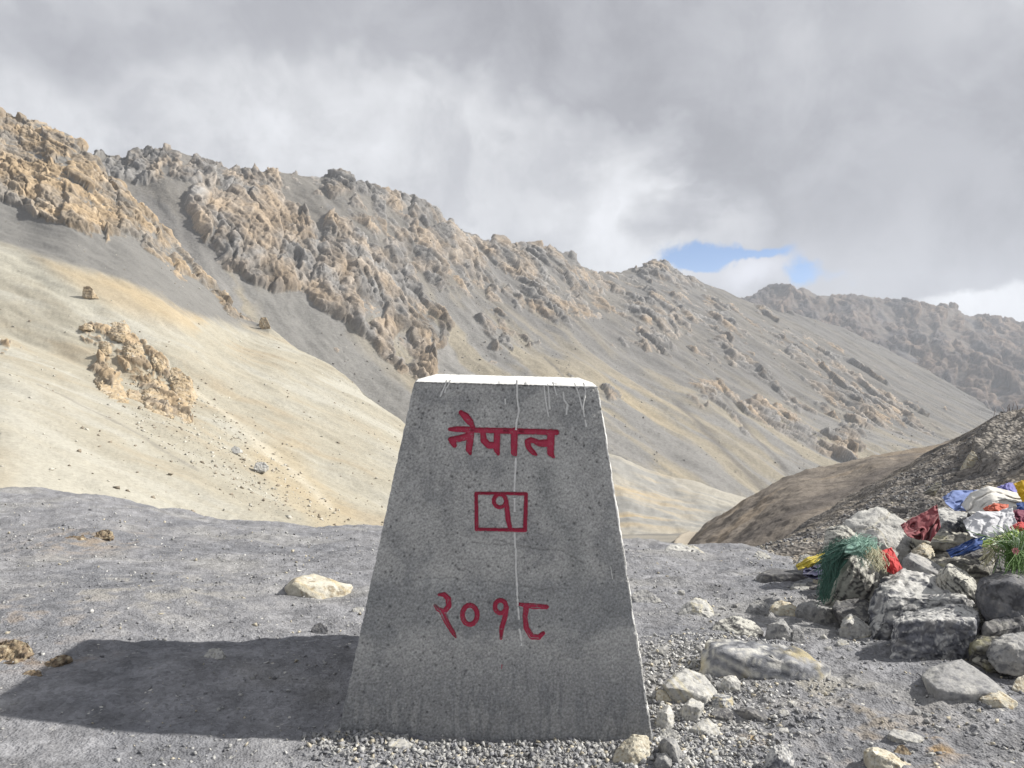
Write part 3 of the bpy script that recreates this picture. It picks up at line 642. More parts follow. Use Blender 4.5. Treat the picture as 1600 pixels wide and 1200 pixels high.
mott = fbm(x / .12, y / .12, z / .12, 5, .6, 721); run = fbm(x / .025, y / .025, z / .35, 4, .6, 722); grn = fbm(x / .006, y / .006, z / .006, 2, .6, 723)
c = np.broadcast_to(np.array((.385, .385, .376)), P.shape).copy()
c = lerp(c, (.43, .43, .418), sst(mott, .0, .6)); c = lerp(c, (.30, .304, .302), sst(-mott, .05, .6))
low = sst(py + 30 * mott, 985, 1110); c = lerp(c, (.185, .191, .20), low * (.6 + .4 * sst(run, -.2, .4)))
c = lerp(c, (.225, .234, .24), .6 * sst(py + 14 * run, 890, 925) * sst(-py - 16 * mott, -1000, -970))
c = lerp(c, (.38, .38, .372), .55 * sst(run, .15, .6) * sst(py, 960, 1060))
c = lerp(c, (.20, .21, .21), .5 * np.exp(-(line_d(px, py, [(850, 740), (856, 790), (890, 830), (905, 900)]) / (14 + 6 * mott)) ** 2))
c = lerp(c, (.23, .235, .235), .45 * np.exp(-(line_d(px, py, [(640, 690), (700, 780), (690, 840)]) / (30 + 10 * mott)) ** 2) * sst(run, -.4, .3))
c = c * (1 + .45 * grn)[..., None]
c = lerp(c, (.52, .515, .49), .7 * np.exp(-((sdist - 1.0) / .9) ** 2) * sst(fbm(x / .018, y, z / .018, 3, .6, 727), .05, .4) * front)
c = lerp(c, (.05, .053, .058), dirt * .7)  # pits darkened by colour: grime plus their own shade
m, t, b = mat_new('cast_concrete', .92, .18)
p = t.n('ShaderNodeTexCoord').outputs['Object']
g1 = t.noise(p, 420, 3, .7); g2 = t.voro(p, 160)
base = t.vec('SCALE', attr(t), scale=t.math('ADD', .62, t.math('MULTIPLY', g1, .76)))
base = t.mix(t.math('MULTIPLY', t.ss(g2, .16, .06), .55), base, (.09, .095, .10, 1))
base = t.mix(t.math('MULTIPLY', t.ss(t.voro(p, 210, out='Color'), .92, .96), .45), base, (.55, .55, .53, 1))
t.put(b.inputs['Base Color'], base)
n_ = bump(t, b, g1, .6, .003); bump(t, b, g2, .4, .004, n_)
M_CONC = m
nr, nc = P.shape[:2]
root = empty('boundary_pillar', tuple(PCEN), 'grey concrete boundary pillar with red carved Devanagari lettering, standing on the pass', 'boundary pillar'); root['kind'] = 'thing'
V = P2.reshape(-1, 3); Fq = grid_faces(nr, nc, True)
cap = [list(range((nr - 1) * nc, nr * nc))]
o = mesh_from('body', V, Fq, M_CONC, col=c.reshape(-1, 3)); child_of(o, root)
# capping slab surface of the body
top_ring = P2[-1]
capP = np.stack([top_ring, top_ring * .5 + top_ring.mean(0) * .5, np.broadcast_to(top_ring.mean(0), top_ring.shape)], 0)
o = mesh_from('top_face', capP.reshape(-1, 3), grid_faces(3, nc, True), M_CONC, col=np.full((3 * nc, 3), .36)); child_of(o, root)

def paint_mat(name, colr, rough=.6, var=.25):
    m, t, b = mat_new(name, rough, .3)
    p = t.n('ShaderNodeTexCoord').outputs['Object']
    v = t.noise(p, 55, 5, .65)
    t.put(b.inputs['Base Color'], t.vec('SCALE', t.mix(0.0, colr, colr), scale=t.math('ADD', 1 - var / 2, t.math('MULTIPLY', v, var))))
    bump(t, b, t.noise(p, 380, 3, .7), .3, .0015)
    return m
def worn_paint(name, colr, under):
    m = paint_mat(name, colr, .7, .6); t = NT(m.node_tree); b = m.node_tree.nodes['Principled BSDF']
    p = t.n('ShaderNodeTexCoord').outputs['Object']; src = b.inputs['Base Color'].links[0].from_socket
    k = t.math('MULTIPLY', t.ss(t.noise(p, 130, 5, .7), .54, .66), t.ss(t.noise(p, 14, 3, .5), .35, .6, .25, .85))
    t.put(b.inputs['Base Color'], t.mix(k, src, under)); return m
M_RED = worn_paint('red_paint', (.42, .045, .09, 1), (.30, .20, .21, 1))
M_WHITE = paint_mat('white_paint', (.62, .62, .605, 1), .7, .5)
def front_pt(a, t): return tri(a, np.zeros_like(a), t)
def px_to_at(px, py):
    """front face (a, t) of photo pixels, by Newton steps"""
    a = np.full(np.shape(px), .5); t = np.full(np.shape(px), .5)
    for _ in range(8):
        P0 = front_pt(a, t); qx, qy = proj(P0)
        ax, ay = proj(front_pt(a + 1e-4, t)); tx, ty = proj(front_pt(a, t + 1e-4))
        J = (ax - qx) * (ty - qy) - (tx - qx) * (ay - qy)
        ex, ey = px - qx, py - qy
        a = a + 1e-4 * ((ty - qy) * ex - (tx - qx) * ey) / J; t = t + 1e-4 * (-(ay - qy) * ex + (ax - qx) * ey) / J
    return a, t
for nm, strokes in GLYPHS:
    allp = np.array([p_ for s_ in strokes for p_ in s_])
    x0, x1, y0, y1 = allp[:, 0].min() - 9, allp[:, 0].max() + 9, allp[:, 1].min() - 9, allp[:, 1].max() + 9
    gx, gy = np.meshgrid(np.arange(x0, x1, .62), np.arange(y0, y1, .62))
    wob_x = .5 * fbm(gx / 7, gy / 7, gx * 0, 3, .6, 731); wob_y = .5 * fbm(gx / 7, gy / 7, gx * 0 + 5, 3, .6, 733)
    sd_ = stroke_sd(gx + wob_x, gy + wob_y, strokes) + .1
    keep = (sd_ < 0)
    a, t_ = px_to_at(gx, gy); Pg = front_pt(a, t_)
    sall = engr(gx, gy)
    dep = -DEPTH * sst(-sall, 0, 2.2) + .0026
    gyy, gxx = np.gradient(sd_, .62)
    Pg = Pg + NF * dep[..., None]
    cells = keep[:-1, :-1] | keep[1:, :-1] | keep[:-1, 1:] | keep[1:, 1:]
    # pull outer vertices on to the outline
    out_ = sd_ > 0
    gx2, gy2 = gx - np.where(out_, sd_ * gxx, 0), gy - np.where(out_, sd_ * gyy, 0)
    a, t_ = px_to_at(gx2, gy2); Pg = np.where(out_[..., None], front_pt(a, t_) + NF * dep[..., None], Pg)
    fq = grid_faces(*gx.shape)[cells.ravel()]
    used, inv = np.unique(fq, return_inverse=True)
    o = mesh_from(nm, Pg.reshape(-1, 3)[used], inv.reshape(-1, 4)[:, ::-1], M_RED); child_of(o, root)

def tube(pts, rad, nside=6, flat=None):
    """tube along points; flat=(normal, factor) squashes it"""
    pts = np.asarray(pts, float); rad = np.broadcast_to(rad, len(pts))
    tg = np.gradient(pts, axis=0); tg /= np.linalg.norm(tg, axis=1, keepdims=True) + 1e-12
    ref = np.array(flat[0]) if flat is not None else np.array([.31, .2, .93])
    u = np.cross(tg, ref); u /= np.linalg.norm(u, axis=1, keepdims=True) + 1e-12; v = np.cross(u, tg)
    an = np.linspace(0, 2 * math.pi, nside, endpoint=False); k = flat[1] if flat is not None else 1
    V = pts[:, None] + rad[:, None, None] * (np.cos(an)[None, :, None] * u[:, None] + k * np.sin(an)[None, :, None] * v[:, None])
    return V.reshape(-1, 3), grid_faces(len(pts), nside, True)
def dense(pts, step):
    out = [np.array(pts[0], float)]
    for p0, p1 in zip(pts[:-1], pts[1:]):
        p0, p1 = np.array(p0, float), np.array(p1, float); n_ = max(1, int(np.linalg.norm(p1 - p0) / step))
        out += [p0 + (p1 - p0) * (i + 1) / n_ for i in range(n_)]
    return np.array(out)
DRIPS = [[(808, 594), (808, 622), (811, 642), (807, 660), (806, 672)], [(806, 715), (805, 740), (803.5, 768)], [(804, 778), (804, 800)], [(804, 832), (805, 855), (806, 858), (806, 890), (808, 917), (808, 930), (810, 955), (811, 968)], [(811, 982), (814, 995), (815, 1009)],
         [(698, 594), (695, 604), (691, 612), (688, 620)], [(704, 594), (699, 605), (697, 606), (695, 614)], [(850, 602), (852, 622), (855, 640), (857, 651)], [(856, 600), (858, 625), (859, 640)], [(864, 597), (867, 608), (870, 618)], [(880, 612), (881, 624), (886, 632), (885, 648)], [(882, 626), (887, 633), (887, 640)],
         [(898, 599), (904, 615), (910, 640)], [(912, 598), (915, 612), (911, 636), (913, 652)], [(914, 656), (916, 667)], [(789, 623), (790, 632)], [(954, 885), (957, 905)], [(956, 1002), (957, 1022), (956, 1052)]]
for i, dpts in enumerate(DRIPS):
    q = dense(dpts, 1.5); jit = .35 * fbm(q[:, 1] / 6, q[:, 0] / 6, q[:, 0] * 0, 3, .6, 741 + i)
    a, t_ = px_to_at(q[:, 0] + jit, q[:, 1]); Pq = front_pt(a, t_) + NF * .0008
    n_ = len(q); wd = (.0033 if i < 5 else .0025) * (1 + .5 * fbm(q[:, 1] / 5, q[:, 0], q[:, 0] * 0, 2, .5, 761 + i)); wd[-1] *= 1.2
    if i >= 16: wd = wd * .55
    o = mesh_from('paint_drip', *tube(Pq, wd, 6, (NF, .7)), M_WHITE); child_of(o, root)
q = dense([(784.4, 1038), (783, 1050), (781, 1063)], 1.5); a, t_ = px_to_at(q[:, 0], q[:, 1])
o = mesh_from('paint_drip', *tube(front_pt(a, t_) + NF * .0008, .0014, 6, (NF, .5)), M_RED); child_of(o, root)
# white paint coat: top, ragged lip over the front arris, and the brushed right arris
jf = np.arange(0, 421, 1); lip = .0005 + .0035 * sst(fbm(per[jf, 0] * 40, per[jf, 0] * 0, per[jf, 0] * 0, 4, .65, 771), -.1, .55) + .003 * sst(per[jf, 0], .6, .95)
rows = []
for k_ in np.linspace(0, 1, 5):
    rows.append(tri(per[jf, 0], np.full(len(jf), 0.), 1 - .006 - lip * (1 - k_)) + NF * (.0030 if 0 < k_ else .0004))
ring = P2[-1][jf]; rows.append(P2[-3][jf] + NF * .0022 + [0, 0, .0008]); rows.append(ring + [0, 0, .0018])
back_i = len(per)
bq = np.stack([tri(.5 + (per[jf, 0] - .5) * .97, np.full(len(jf), b_), np.ones(len(jf))) + [0, 0, .0018] for b_ in (.1, .4, .7, .985)], 0)
coat = np.concatenate([np.array(rows), bq], 0)
coat[7:] += np.array([0, 0, 1.]) * (.0015 * fbm(coat[7:, :, 0] / .02, coat[7:, :, 1] / .02, coat[7:, :, 2], 3, .6, 775))[..., None]
o = mesh_from('paint_coat', coat.reshape(-1, 3), grid_faces(*coat.shape[:2]), M_WHITE); child_of(o, root)
cs = np.arange(418, 424); tsel = np.arange(60, 471)
Nc = Nn[tsel][:, cs]; strip = P2[tsel][:, cs] + Nc * .0012
wgt = fbm(strip[..., 0] * 0 + np.arange(len(cs))[None] / 5, strip[..., 2] / .05, strip[..., 2] * 0 + .5, 4, .65, 781) + .30 * sst(strip[..., 2], .1, .9) - .08
cells = (wgt[:-1, :-1] > .12); fq = grid_faces(*strip.shape[:2])[cells.ravel()]
used, inv = np.unique(fq, return_inverse=True)
o = mesh_from('edge_paint', strip.reshape(-1, 3)[used], inv.reshape(-1, 4), M_WHITE); child_of(o, root)

# ------------------------------------------------------------------ loose rocks, one object each
m, t, b = mat_new('loose_rock', .9, .15)
p = t.n('ShaderNodeTexCoord').outputs['Object']
g1 = t.noise(p, 120, 6, .7); g2 = t.noise(p, 35, 6, .65)
base = t.vec('SCALE', attr(t), scale=t.math('ADD', .22, t.math('MULTIPLY', t.math('ADD', g1, t.math('MULTIPLY', g2, .9)), .84)))
t.put(b.inputs['Base Color'], base)
n_ = bump(t, b, g2, .55, .012); bump(t, b, g1, .6, .004, n_)
M_ROCK = m
def rock_cols(kind, P, N, axis, rs, size):
    x, y, z = (P / size).T
    f1 = fbm(x * 2.2 + rs, y * 2.2, z * 2.2, 5, .6, rs); f2 = fbm(x * 7, y * 7, z * 7 + rs, 4, .65, rs + 7)
    sa = P @ axis / size; st = fbm(sa * 15 + .3 * f1, f1 * .2, sa * 0 + rs, 4, .6, rs + 13)
    vein = np.exp(-(np.abs(fbm(x * 2.6 + 3, y * 2.6 + rs, z * 2.6, 3, .5, rs + 17)) / .035) ** 2)
    vein = np.maximum(vein, .8 * np.exp(-(np.abs(fbm(x * 5, y * 5, z * 3 + rs, 3, .5, rs + 19)) / .03) ** 2))
    B = lambda v: np.broadcast_to(np.array(v, float), P.shape)
    if kind == 'pale':
        c = lerp(lerp(B((.365, .362, .348)), (.45, .445, .42), sst(f1, 0, .5)), (.22, .22, .22), sst(-f2, .12, .5)); c = lerp(c, (.42, .38, .26), sst(st, .15, .6) * .5)
    elif kind == 'grey':
        c = lerp(lerp(B((.25, .25, .25)), (.34, .335, .32), sst(f1, 0, .5)), (.15, .152, .16), sst(-f2, .1, .5)); c = lerp(c, (.40, .39, .36), vein * .35)
    elif kind == 'cream':
        c = lerp(lerp(B((.42, .395, .325)), (.49, .47, .41), sst(f1, 0, .5)), (.27, .23, .17), sst(-f2, .15, .5)); c = lerp(c, (.46, .35, .17), sst(st, .2, .6) * .5)
    elif kind == 'slate':
        c = lerp(lerp(B((.115, .115, .12)), (.19, .185, .18), sst(f1, 0, .5)), (.07, .07, .075), sst(-st, .1, .5)); c = lerp(c, (.36, .35, .32), sst(f2, .25, .55) * .5)
    elif kind == 'dark':
        c = lerp(lerp(B((.10, .102, .112)), (.15, .15, .155), sst(f1, 0, .5)), (.06, .06, .065), sst(-f2, .1, .5)); c = lerp(c, (.33, .32, .30), vein * .35)
    elif kind == 'veined':
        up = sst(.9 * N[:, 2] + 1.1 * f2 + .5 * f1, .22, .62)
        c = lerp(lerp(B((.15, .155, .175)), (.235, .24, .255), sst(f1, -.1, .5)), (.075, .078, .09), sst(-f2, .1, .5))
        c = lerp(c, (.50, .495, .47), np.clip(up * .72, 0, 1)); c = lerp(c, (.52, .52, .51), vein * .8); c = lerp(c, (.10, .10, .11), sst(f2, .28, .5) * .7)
    elif kind == 'streaked':
        c = lerp(B((.41, .405, .37)), (.09, .09, .09), sst(st + .35 * f2, .04, .16)); c = lerp(c, (.52, .51, .46), sst(f1, .1, .6) * .5)
    elif kind == 'banded':
        c = lerp(lerp(B((.22, .225, .24)), (.42, .415, .39), sst(st, .06, .22)), (.105, .11, .122), sst(-st, .06, .24))
        yl = sst(f1 + 1.5 * np.abs(x - np.median(x)) - .6, -.1, .45); c = lerp(c, (.42, .36, .21), yl * .7); c = lerp(c, (.48, .465, .43), sst(f2, .3, .6) * .5)
    elif kind == 'schist':
        c = lerp(lerp(B((.17, .165, .15)), (.32, .31, .27), sst(st, .0, .15)), (.07, .07, .07), sst(-st, .06, .2)); c = lerp(c, (.36, .34, .2), sst(f1, .25, .6) * .5)
    elif kind == 'ochre':
        c = lerp(lerp(B((.35, .275, .18)), (.40, .34, .25), sst(f1, 0, .5)), (.22, .175, .12), sst(-f2, .15, .5)); c = lerp(c, (.28, .255, .22), sst(st, .1, .4) * .5)
    else:  # clod
        c = lerp(lerp(B((.17, .13, .09)), (.25, .195, .13), sst(f1, 0, .5)), (.07, .058, .047), sst(-f2, .08, .4)); c = lerp(c, (.42, .38, .28), sst(f2, .3, .55) * .6)
    return np.clip(c, .02, .75)
ROCKS = {}
def rock(kind, label, outline, ridge=(), D=None, T=None, seed=None, rough=1.0, res=None, name=None, cat=None, group=None, tilt=None, flat=False, Dfun=None):
    grounded = D is None
    seed = seed if seed is not None else len(ROCKS) * 7 + 11
    rs = np.random.RandomState(seed)
    ol = np.array(outline, float); y1, y0 = ol[:, 1].max(), ol[:, 1].min()
    if D is None: D = ground_hit(ol[np.argmax(ol[:, 1]), 0], y1 - 1)
    wpx = ol[:, 0].max() - ol[:, 0].min(); wm = wpx / F * D
    T = T if T is not None else .75 * wm
    fr = (y1 - ol[:, 1]) / (y1 - y0)
    dep = D + T * np.clip(fr, 0, 1) ** .9 * .8
    if Dfun is not None:                                   # a knob growing out of a slope: its outline follows the slope, its middle bulges
        dep = np.array([Dfun(*p_) for p_ in ol]) + .25 * T; mid = ol.mean(0); dm = Dfun(*mid)
        ridge = [(mid[0] + sx * wpx, mid[1] + sy * (y1 - y0), 0) for sx, sy in ((-.16, -.2), (.16, -.24), (.2, .14), (-.2, .12))]
        rd = np.array([Dfun(*p_[:2]) for p_ in ridge]) - T * rs.uniform(.30, .5, 4)
    pts = [unproj(ol[:, 0], ol[:, 1], dep)]
    if Dfun is not None: pts.append(unproj(np.array(ridge)[:, 0], np.array(ridge)[:, 1], rd))
    elif len(ridge): r_ = np.array(ridge, float); pts.append(unproj(r_[:, 0], r_[:, 1], D + (r_[:, 2] * T if r_.shape[1] > 2 else .06 * T)))
    low = ol[fr < .45]
    lo = unproj(low[:, 0], low[:, 1], D + .02 if Dfun is None else dep[fr < .45] + .5 * T); lo[:, 2] -= .035 + .1 * wm; pts.append(lo)
    cxm = ol[:, 0].mean()
    bk = unproj(cxm + (ol[::2, 0] - cxm) * .8, np.full(len(ol[::2]), y1), D) ; bk[:, 1] += T * .95; bk[:, 0] *= (D + T) / D * .98; bk[:, 2] -= .03; pts.append(bk)
    V = np.concatenate(pts, 0)
    bm = bmesh.new()
    for v in V: bm.verts.new(v)
    r = bmesh.ops.convex_hull(bm, input=bm.verts)
    junk = [g for g in r['geom_interior'] + r['geom_unused'] if isinstance(g, bmesh.types.BMVert)]
    if junk: bmesh.ops.delete(bm, geom=list(set(junk)), context='VERTS')
    span = np.array([v.co for v in bm.verts]); cc_ = span.mean(0)
    for k_ in range(3 if flat else 5):                      # broken facets
        nrm = rs.normal(0, 1, 3) * (1, 1, .8) + (0, -.35, .35); nrm /= np.linalg.norm(nrm)
        sup = ((np.array([v.co for v in bm.verts]) - cc_) @ nrm).max()
        pc = cc_ + nrm * sup * rs.uniform(.84, .96)
        r = bmesh.ops.bisect_plane(bm, geom=bm.verts[:] + bm.edges[:] + bm.faces[:], plane_co=pc, plane_no=nrm, clear_outer=True)
        eb_ = [e for e in r['geom_cut'] if isinstance(e, bmesh.types.BMEdge)]
        if len(eb_) > 2: bmesh.ops.contextual_create(bm, geom=eb_)
    bmesh.ops.triangulate(bm, faces=[f_ for f_ in bm.faces if len(f_.verts) > 3])
    tgt = res or max(.0042, min(.016, wm / 34)) 
    for it in range(7):
        long_ = [e for e in bm.edges if e.calc_length() > tgt * 1.5]
        if not long_ or len(bm.faces) > 14000: break
        bmesh.ops.subdivide_edges(bm, edges=long_, cuts=1, use_grid_fill=False)
        bmesh.ops.triangulate(bm, faces=[f_ for f_ in bm.faces if len(f_.verts) > 3])
    bm.normal_update()
    Pv = np.array([v.co for v in bm.verts]); 
    # rounded normals: soften the arrises a little
    Nv = np.array([v.normal for v in bm.verts])
    s = wm; q = Pv / s
    ax = np.array(tilt if tilt else rs.normal(0, 1, 3) * (.5, .5, 1.2)); ax /= np.linalg.norm(ax)
    so_ = seed % 97
    f1 = fbm(q[:, 0] * 2.4 + so_, q[:, 1] * 2.4, q[:, 2] * 2.4, 5, .55, so_)
    sa = q @ ax; st = ridged(sa * 6 + .5 * f1, f1 * .3, sa * 0 + so_, 3, .55, so_ + 5)
    f2 = ridged(q[:, 0] * 5, q[:, 1] * 5, q[:, 2] * 5 + so_, 4, .55, so_ + 9)
    f3 = fbm(q[:, 0] * 16, q[:, 1] * 16, q[:, 2] * 16 + so_, 3, .6, so_ + 15)
    fa_, ga_ = facets(q[:, 0] * 3.2 + so_, q[:, 1] * 3.2, (q @ ax) * 5.5, so_ + 31)
    fb_, gb_ = facets(q[:, 0] * 9 + so_, q[:, 1] * 9, (q @ ax) * 14, so_ + 37)
    amp = s * rough * (.35 if flat else 1)
    d_ = amp * (.012 * f1 - .012 * st + .022 * fa_ + .012 * fb_ + .006 * f3 - .010 * np.exp(-(ga_ / .08) ** 2) - .006 * np.exp(-(gb_ / .1) ** 2)) + .010 * s
    # knock the sharp corners back
    Pv = Pv + Nv * d_[:, None]
    if grounded:                                           # lie on the ground, not under it
        hgt = (Pv[:, 2] - gz(Pv[:, 0], Pv[:, 1])).max(); need = min((.20 if flat else .34) * wm, (.75 if flat else .6) * (y1 - y0) / F * D) * (.35 if kind == 'clod' else 1)
        if hgt < need: Pv[:, 2] += need - hgt
    cen = np.array([Pv[:, 0].mean(), Pv[:, 1].mean(), Pv[:, 2].min() + .02])
    for v, c_ in zip(bm.verts, Pv - cen): v.co = c_
    bm.normal_update(); Nv = np.array([v.normal for v in bm.verts])
    Fq = np.array([[v.index for v in f_.verts] for f_ in bm.faces])
    nm = name or ('boulder' if wm > .3 else 'stone')
    o = mesh_from(nm, Pv - cen, Fq, M_ROCK, col=rock_cols(kind, Pv, Nv, ax, so_, s), smooth=False); bm.free()
    o.location = cen; tag(o, label, cat or ('boulder' if wm > .3 else 'stone'), group)
    ROCKS[label] = o
    return o

CAIRN = 'stones heaped in the prayer flag cairn'; RUB = 'loose stones beside the pillar'; PATH = 'stones lying on the open shale ground'
R = rock
# on the open ground, left
R('cream', 'flat cream slab lying on the grey shale left of the pillar', [(443, 913), (455, 904), (490, 897), (520, 906), (553, 916), (540, 923), (492, 936), (478, 932), (450, 922)], [(485, 915, .15), (450, 909, .1)], group=PATH, flat=True)
R('pale', 'small white stone touching the left edge of the pillar', [(549, 954), (556, 949), (568, 951), (568, 958), (552, 958)], group=PATH)
R('dark', 'small dark clod on the upper rim of the pillar shadow', [(484, 988), (490, 978), (500, 972), (511, 979), (513, 990), (495, 993)], group=PATH, rough=1.6)
R('pale', 'pale stone half sunk inside the pillar shadow', [(318, 1025), (328, 1013), (342, 1011), (352, 1020), (350, 1029), (330, 1031)], group=PATH, rough=1.5)
R('clod', 'crumbling rust brown clod at the tip of the shadow by the frame edge', [(-30, 1030), (-20, 1006), (20, 998), (44, 1003), (54, 1016), (30, 1034), (0, 1040)], group='rusty clods on the ground', name='clod', cat='clod', rough=2.0)
R('clod', 'thin rusty clod lying just outside the tip of the shadow', [(66, 1036), (84, 1026), (110, 1021), (112, 1030), (90, 1042), (70, 1043)], group='rusty clods on the ground', name='clod', cat='clod', rough=1.8)
R('clod', 'small rusty clod half inside the tip of the shadow', [(32, 1056), (42, 1047), (62, 1046), (66, 1054), (50, 1061), (36, 1062)], group='rusty clods on the ground', name='clod', cat='clod', rough=1.8)
R('clod', 'brown clod on the ground near the left lip of the pass', [(146, 838), (152, 829), (168, 826), (176, 833), (172, 841), (152, 842)], group='rusty clods on the ground', name='clod', cat='clod', rough=2.0)
R('clod', 'low scatter of brown crust left of the brown clod near the lip', [(98, 843), (108, 837), (130, 836), (140, 841), (122, 846), (102, 846)], group='rusty clods on the ground', name='clod', cat='clod', rough=2.0)
R('pale', 'flat white stone on the gravel in front of the pillar', [(603, 1164), (612, 1155), (630, 1156), (645, 1163), (640, 1171), (612, 1173)], [(606, 1166, .0)], group=RUB, flat=True)
R('cream', 'small cream stone against the middle of the pillar foot', [(808, 1148), (811, 1137), (820, 1132), (831, 1141), (829, 1152), (814, 1154)], group=RUB)
R('cream', 'upright cream rock against the front right corner of the pillar', [(957, 1186), (964, 1168), (980, 1158), (990, 1145), (1003, 1140), (1014, 1152), (1016, 1175), (1006, 1196), (975, 1199), (962, 1195)], [(988, 1170, .1)], group=RUB, T=.10)
R('pale', 'pale boulder at the far lip of the pass right of the pillar', [(1038, 861), (1046, 851), (1062, 848), (1088, 853), (1102, 862), (1096, 867), (1050, 867)], [(1056, 859, .2)], group=PATH)
R('grey', 'grey stone peeping from behind the right edge of the pillar', [(985, 932), (992, 922), (1010, 921), (1026, 931), (1034, 940), (1010, 944), (990, 942)], group=PATH)
R('pale', 'pale wedge stone leaning on the ground between pillar and cairn', [(1060, 958), (1068, 945), (1086, 934), (1104, 937), (1117, 957), (1112, 966), (1085, 965), (1066, 963)], [(1088, 950, .15), (1080, 940, .5)], group=PATH)
R('streaked', 'low pale and dark stone behind the yellow banded boulder', [(1112, 985), (1120, 970), (1150, 964), (1178, 972), (1193, 988), (1182, 998), (1140, 997), (1118, 994)], [(1150, 980, .2)], group=PATH)
R('grey', 'lumpy grey stone left of the cream wedge', [(1166, 956), (1170, 944), (1180, 937), (1196, 939), (1203, 950), (1200, 960), (1176, 961)], [(1182, 948, .1)], group=PATH)
R('cream', 'cream wedge stone between the lumpy grey stone and the smooth slab', [(1200, 950), (1210, 940), (1222, 937), (1240, 944), (1258, 956), (1240, 964), (1212, 962)], [(1222, 950, .15)], group=PATH)
R('grey', 'smooth grey slab with a rounded face in front of the garland rock', [(1243, 944), (1270, 938), (1312, 946), (1319, 955), (1318, 972), (1290, 977), (1265, 970), (1250, 955)], [(1268, 948, .05), (1310, 953, .05)], group=PATH, T=.12)
R('grey', 'angular split grey stone behind the banded boulder', [(1196, 996), (1198, 978), (1222, 966), (1232, 974), (1243, 990), (1242, 1003), (1215, 1003)], [(1222, 972, .15)], group=PATH, T=.09)
R('grey', 'thin upright chip beside the angular split stone', [(1238, 1000), (1240, 982), (1248, 977), (1256, 986), (1258, 1004), (1248, 1007)], group=PATH, T=.05)
R('pale', 'wedge stone with one bright facet left of the veined boulders', [(1312, 992), (1318, 962), (1330, 958), (1352, 972), (1368, 988), (1355, 996), (1330, 998)], [(1322, 966, .08), (1350, 990, .1)], group=PATH, T=.13)
R('pale', 'small white pebble on the path below the veined boulders', [(1308, 1003), (1314, 998), (1324, 1001), (1327, 1006), (1318, 1010), (1310, 1008)], group=PATH)
R('banded', 'long grey boulder banded with yellow, right of the pillar', [(1092, 1042), (1094, 1018), (1108, 1000), (1180, 1003), (1230, 1010), (1265, 1024), (1298, 1044), (1290, 1058), (1215, 1064), (1160, 1056), (1110, 1048)], [(1120, 1016, .15), (1190, 1026, .1), (1250, 1036, .1)], T=.22, tilt=(.25, -.3, .9), name='boulder', cat='boulder', group=RUB, rough=.8)
R('pale', 'largest pale slab beside the pillar, below the banded boulder', [(1034, 1070), (1052, 1055), (1076, 1041), (1100, 1055), (1120, 1080), (1106, 1100), (1080, 1092), (1055, 1083)], [(1070, 1079, .05), (1100, 1088, .03), (1040, 1072, .1)], group=RUB, flat=True, T=.17)
R('cream', 'yellow stone chip between the pillar edge and the pale slab', [(1024, 1092), (1026, 1079), (1035, 1074), (1050, 1084), (1052, 1094), (1040, 1100)], group=RUB)
R('banded', 'stone with orange stained face right of the pale slab', [(1112, 1106), (1114, 1086), (1128, 1079), (1146, 1090), (1146, 1110), (1128, 1114)], [(1130, 1096, .1)], group=RUB, T=.09)
R('pale', 'rounded pale stone tucked under the point of the pale slab', [(1062, 1116), (1066, 1100), (1080, 1090), (1100, 1098), (1100, 1112), (1088, 1130), (1072, 1126)], [(1074, 1102, .1), (1096, 1106, .1)], group=RUB, T=.09)
R('slate', 'flat dark chip under the orange stained stone', [(1110, 1122), (1118, 1112), (1138, 1115), (1147, 1124), (1138, 1130), (1116, 1128)], group=RUB, flat=True)
R('pale', 'kite shaped pale slab low in the rubble', [(1078, 1139), (1092, 1127), (1106, 1122), (1126, 1140), (1122, 1149), (1096, 1150)], [(1096, 1142, .05)], group=RUB, flat=True)
R('slate', 'dark stone with a pale end at the right of the rubble', [(1148, 1112), (1162, 1106), (1186, 1110), (1200, 1122), (1206, 1130), (1190, 1131), (1160, 1124)], [(1170, 1114, .1)], group=RUB)
R('pale', 'pale block standing against the right foot of the pillar', [(1024, 1134), (1028, 1112), (1046, 1098), (1054, 1118), (1052, 1140), (1038, 1144)], [(1040, 1116, .1)], group=RUB, T=.09)
R('grey', 'sharp grey block at the right corner of the pillar', [(1028, 1162), (1036, 1152), (1056, 1154), (1066, 1176), (1062, 1196), (1046, 1192)], [(1052, 1160, .05), (1048, 1172, .0)], group=RUB, T=.10)
R('grey', 'low grey stone in the bottom corner of the rubble', [(1022, 1192), (1028, 1178), (1040, 1174), (1050, 1186), (1050, 1202), (1030, 1204)], [(1036, 1184, .05)], group=RUB)
R('pale', 'crumbly pale stone under the pale block by the pillar', [(1028, 1156), (1032, 1140), (1046, 1136), (1064, 1148), (1060, 1158), (1042, 1162)], group=RUB, rough=1.6)
R('pale', 'broken pale lump below the left half of the banded boulder', [(1122, 1074), (1130, 1058), (1146, 1052), (1158, 1066), (1156, 1080), (1138, 1084)], [(1140, 1066, .1)], group=RUB, rough=1.4)
R('grey', 'grey chip between the pale slab and the banded boulder', [(1096, 1066), (1100, 1054), (1112, 1050), (1118, 1062), (1110, 1070)], group=RUB)
R('pale', 'white oval pebble right of the rubble', [(1216, 1115), (1222, 1110), (1232, 1112), (1234, 1118), (1224, 1121)], group=RUB, rough=.4)
R('veined', 'speckled lump with a dark top at the bottom edge of the picture', [(1192, 1204), (1198, 1180), (1208, 1164), (1226, 1162), (1238, 1176), (1248, 1204), (1220, 1215)], [(1216, 1184, .1)], group=PATH, rough=1.4)
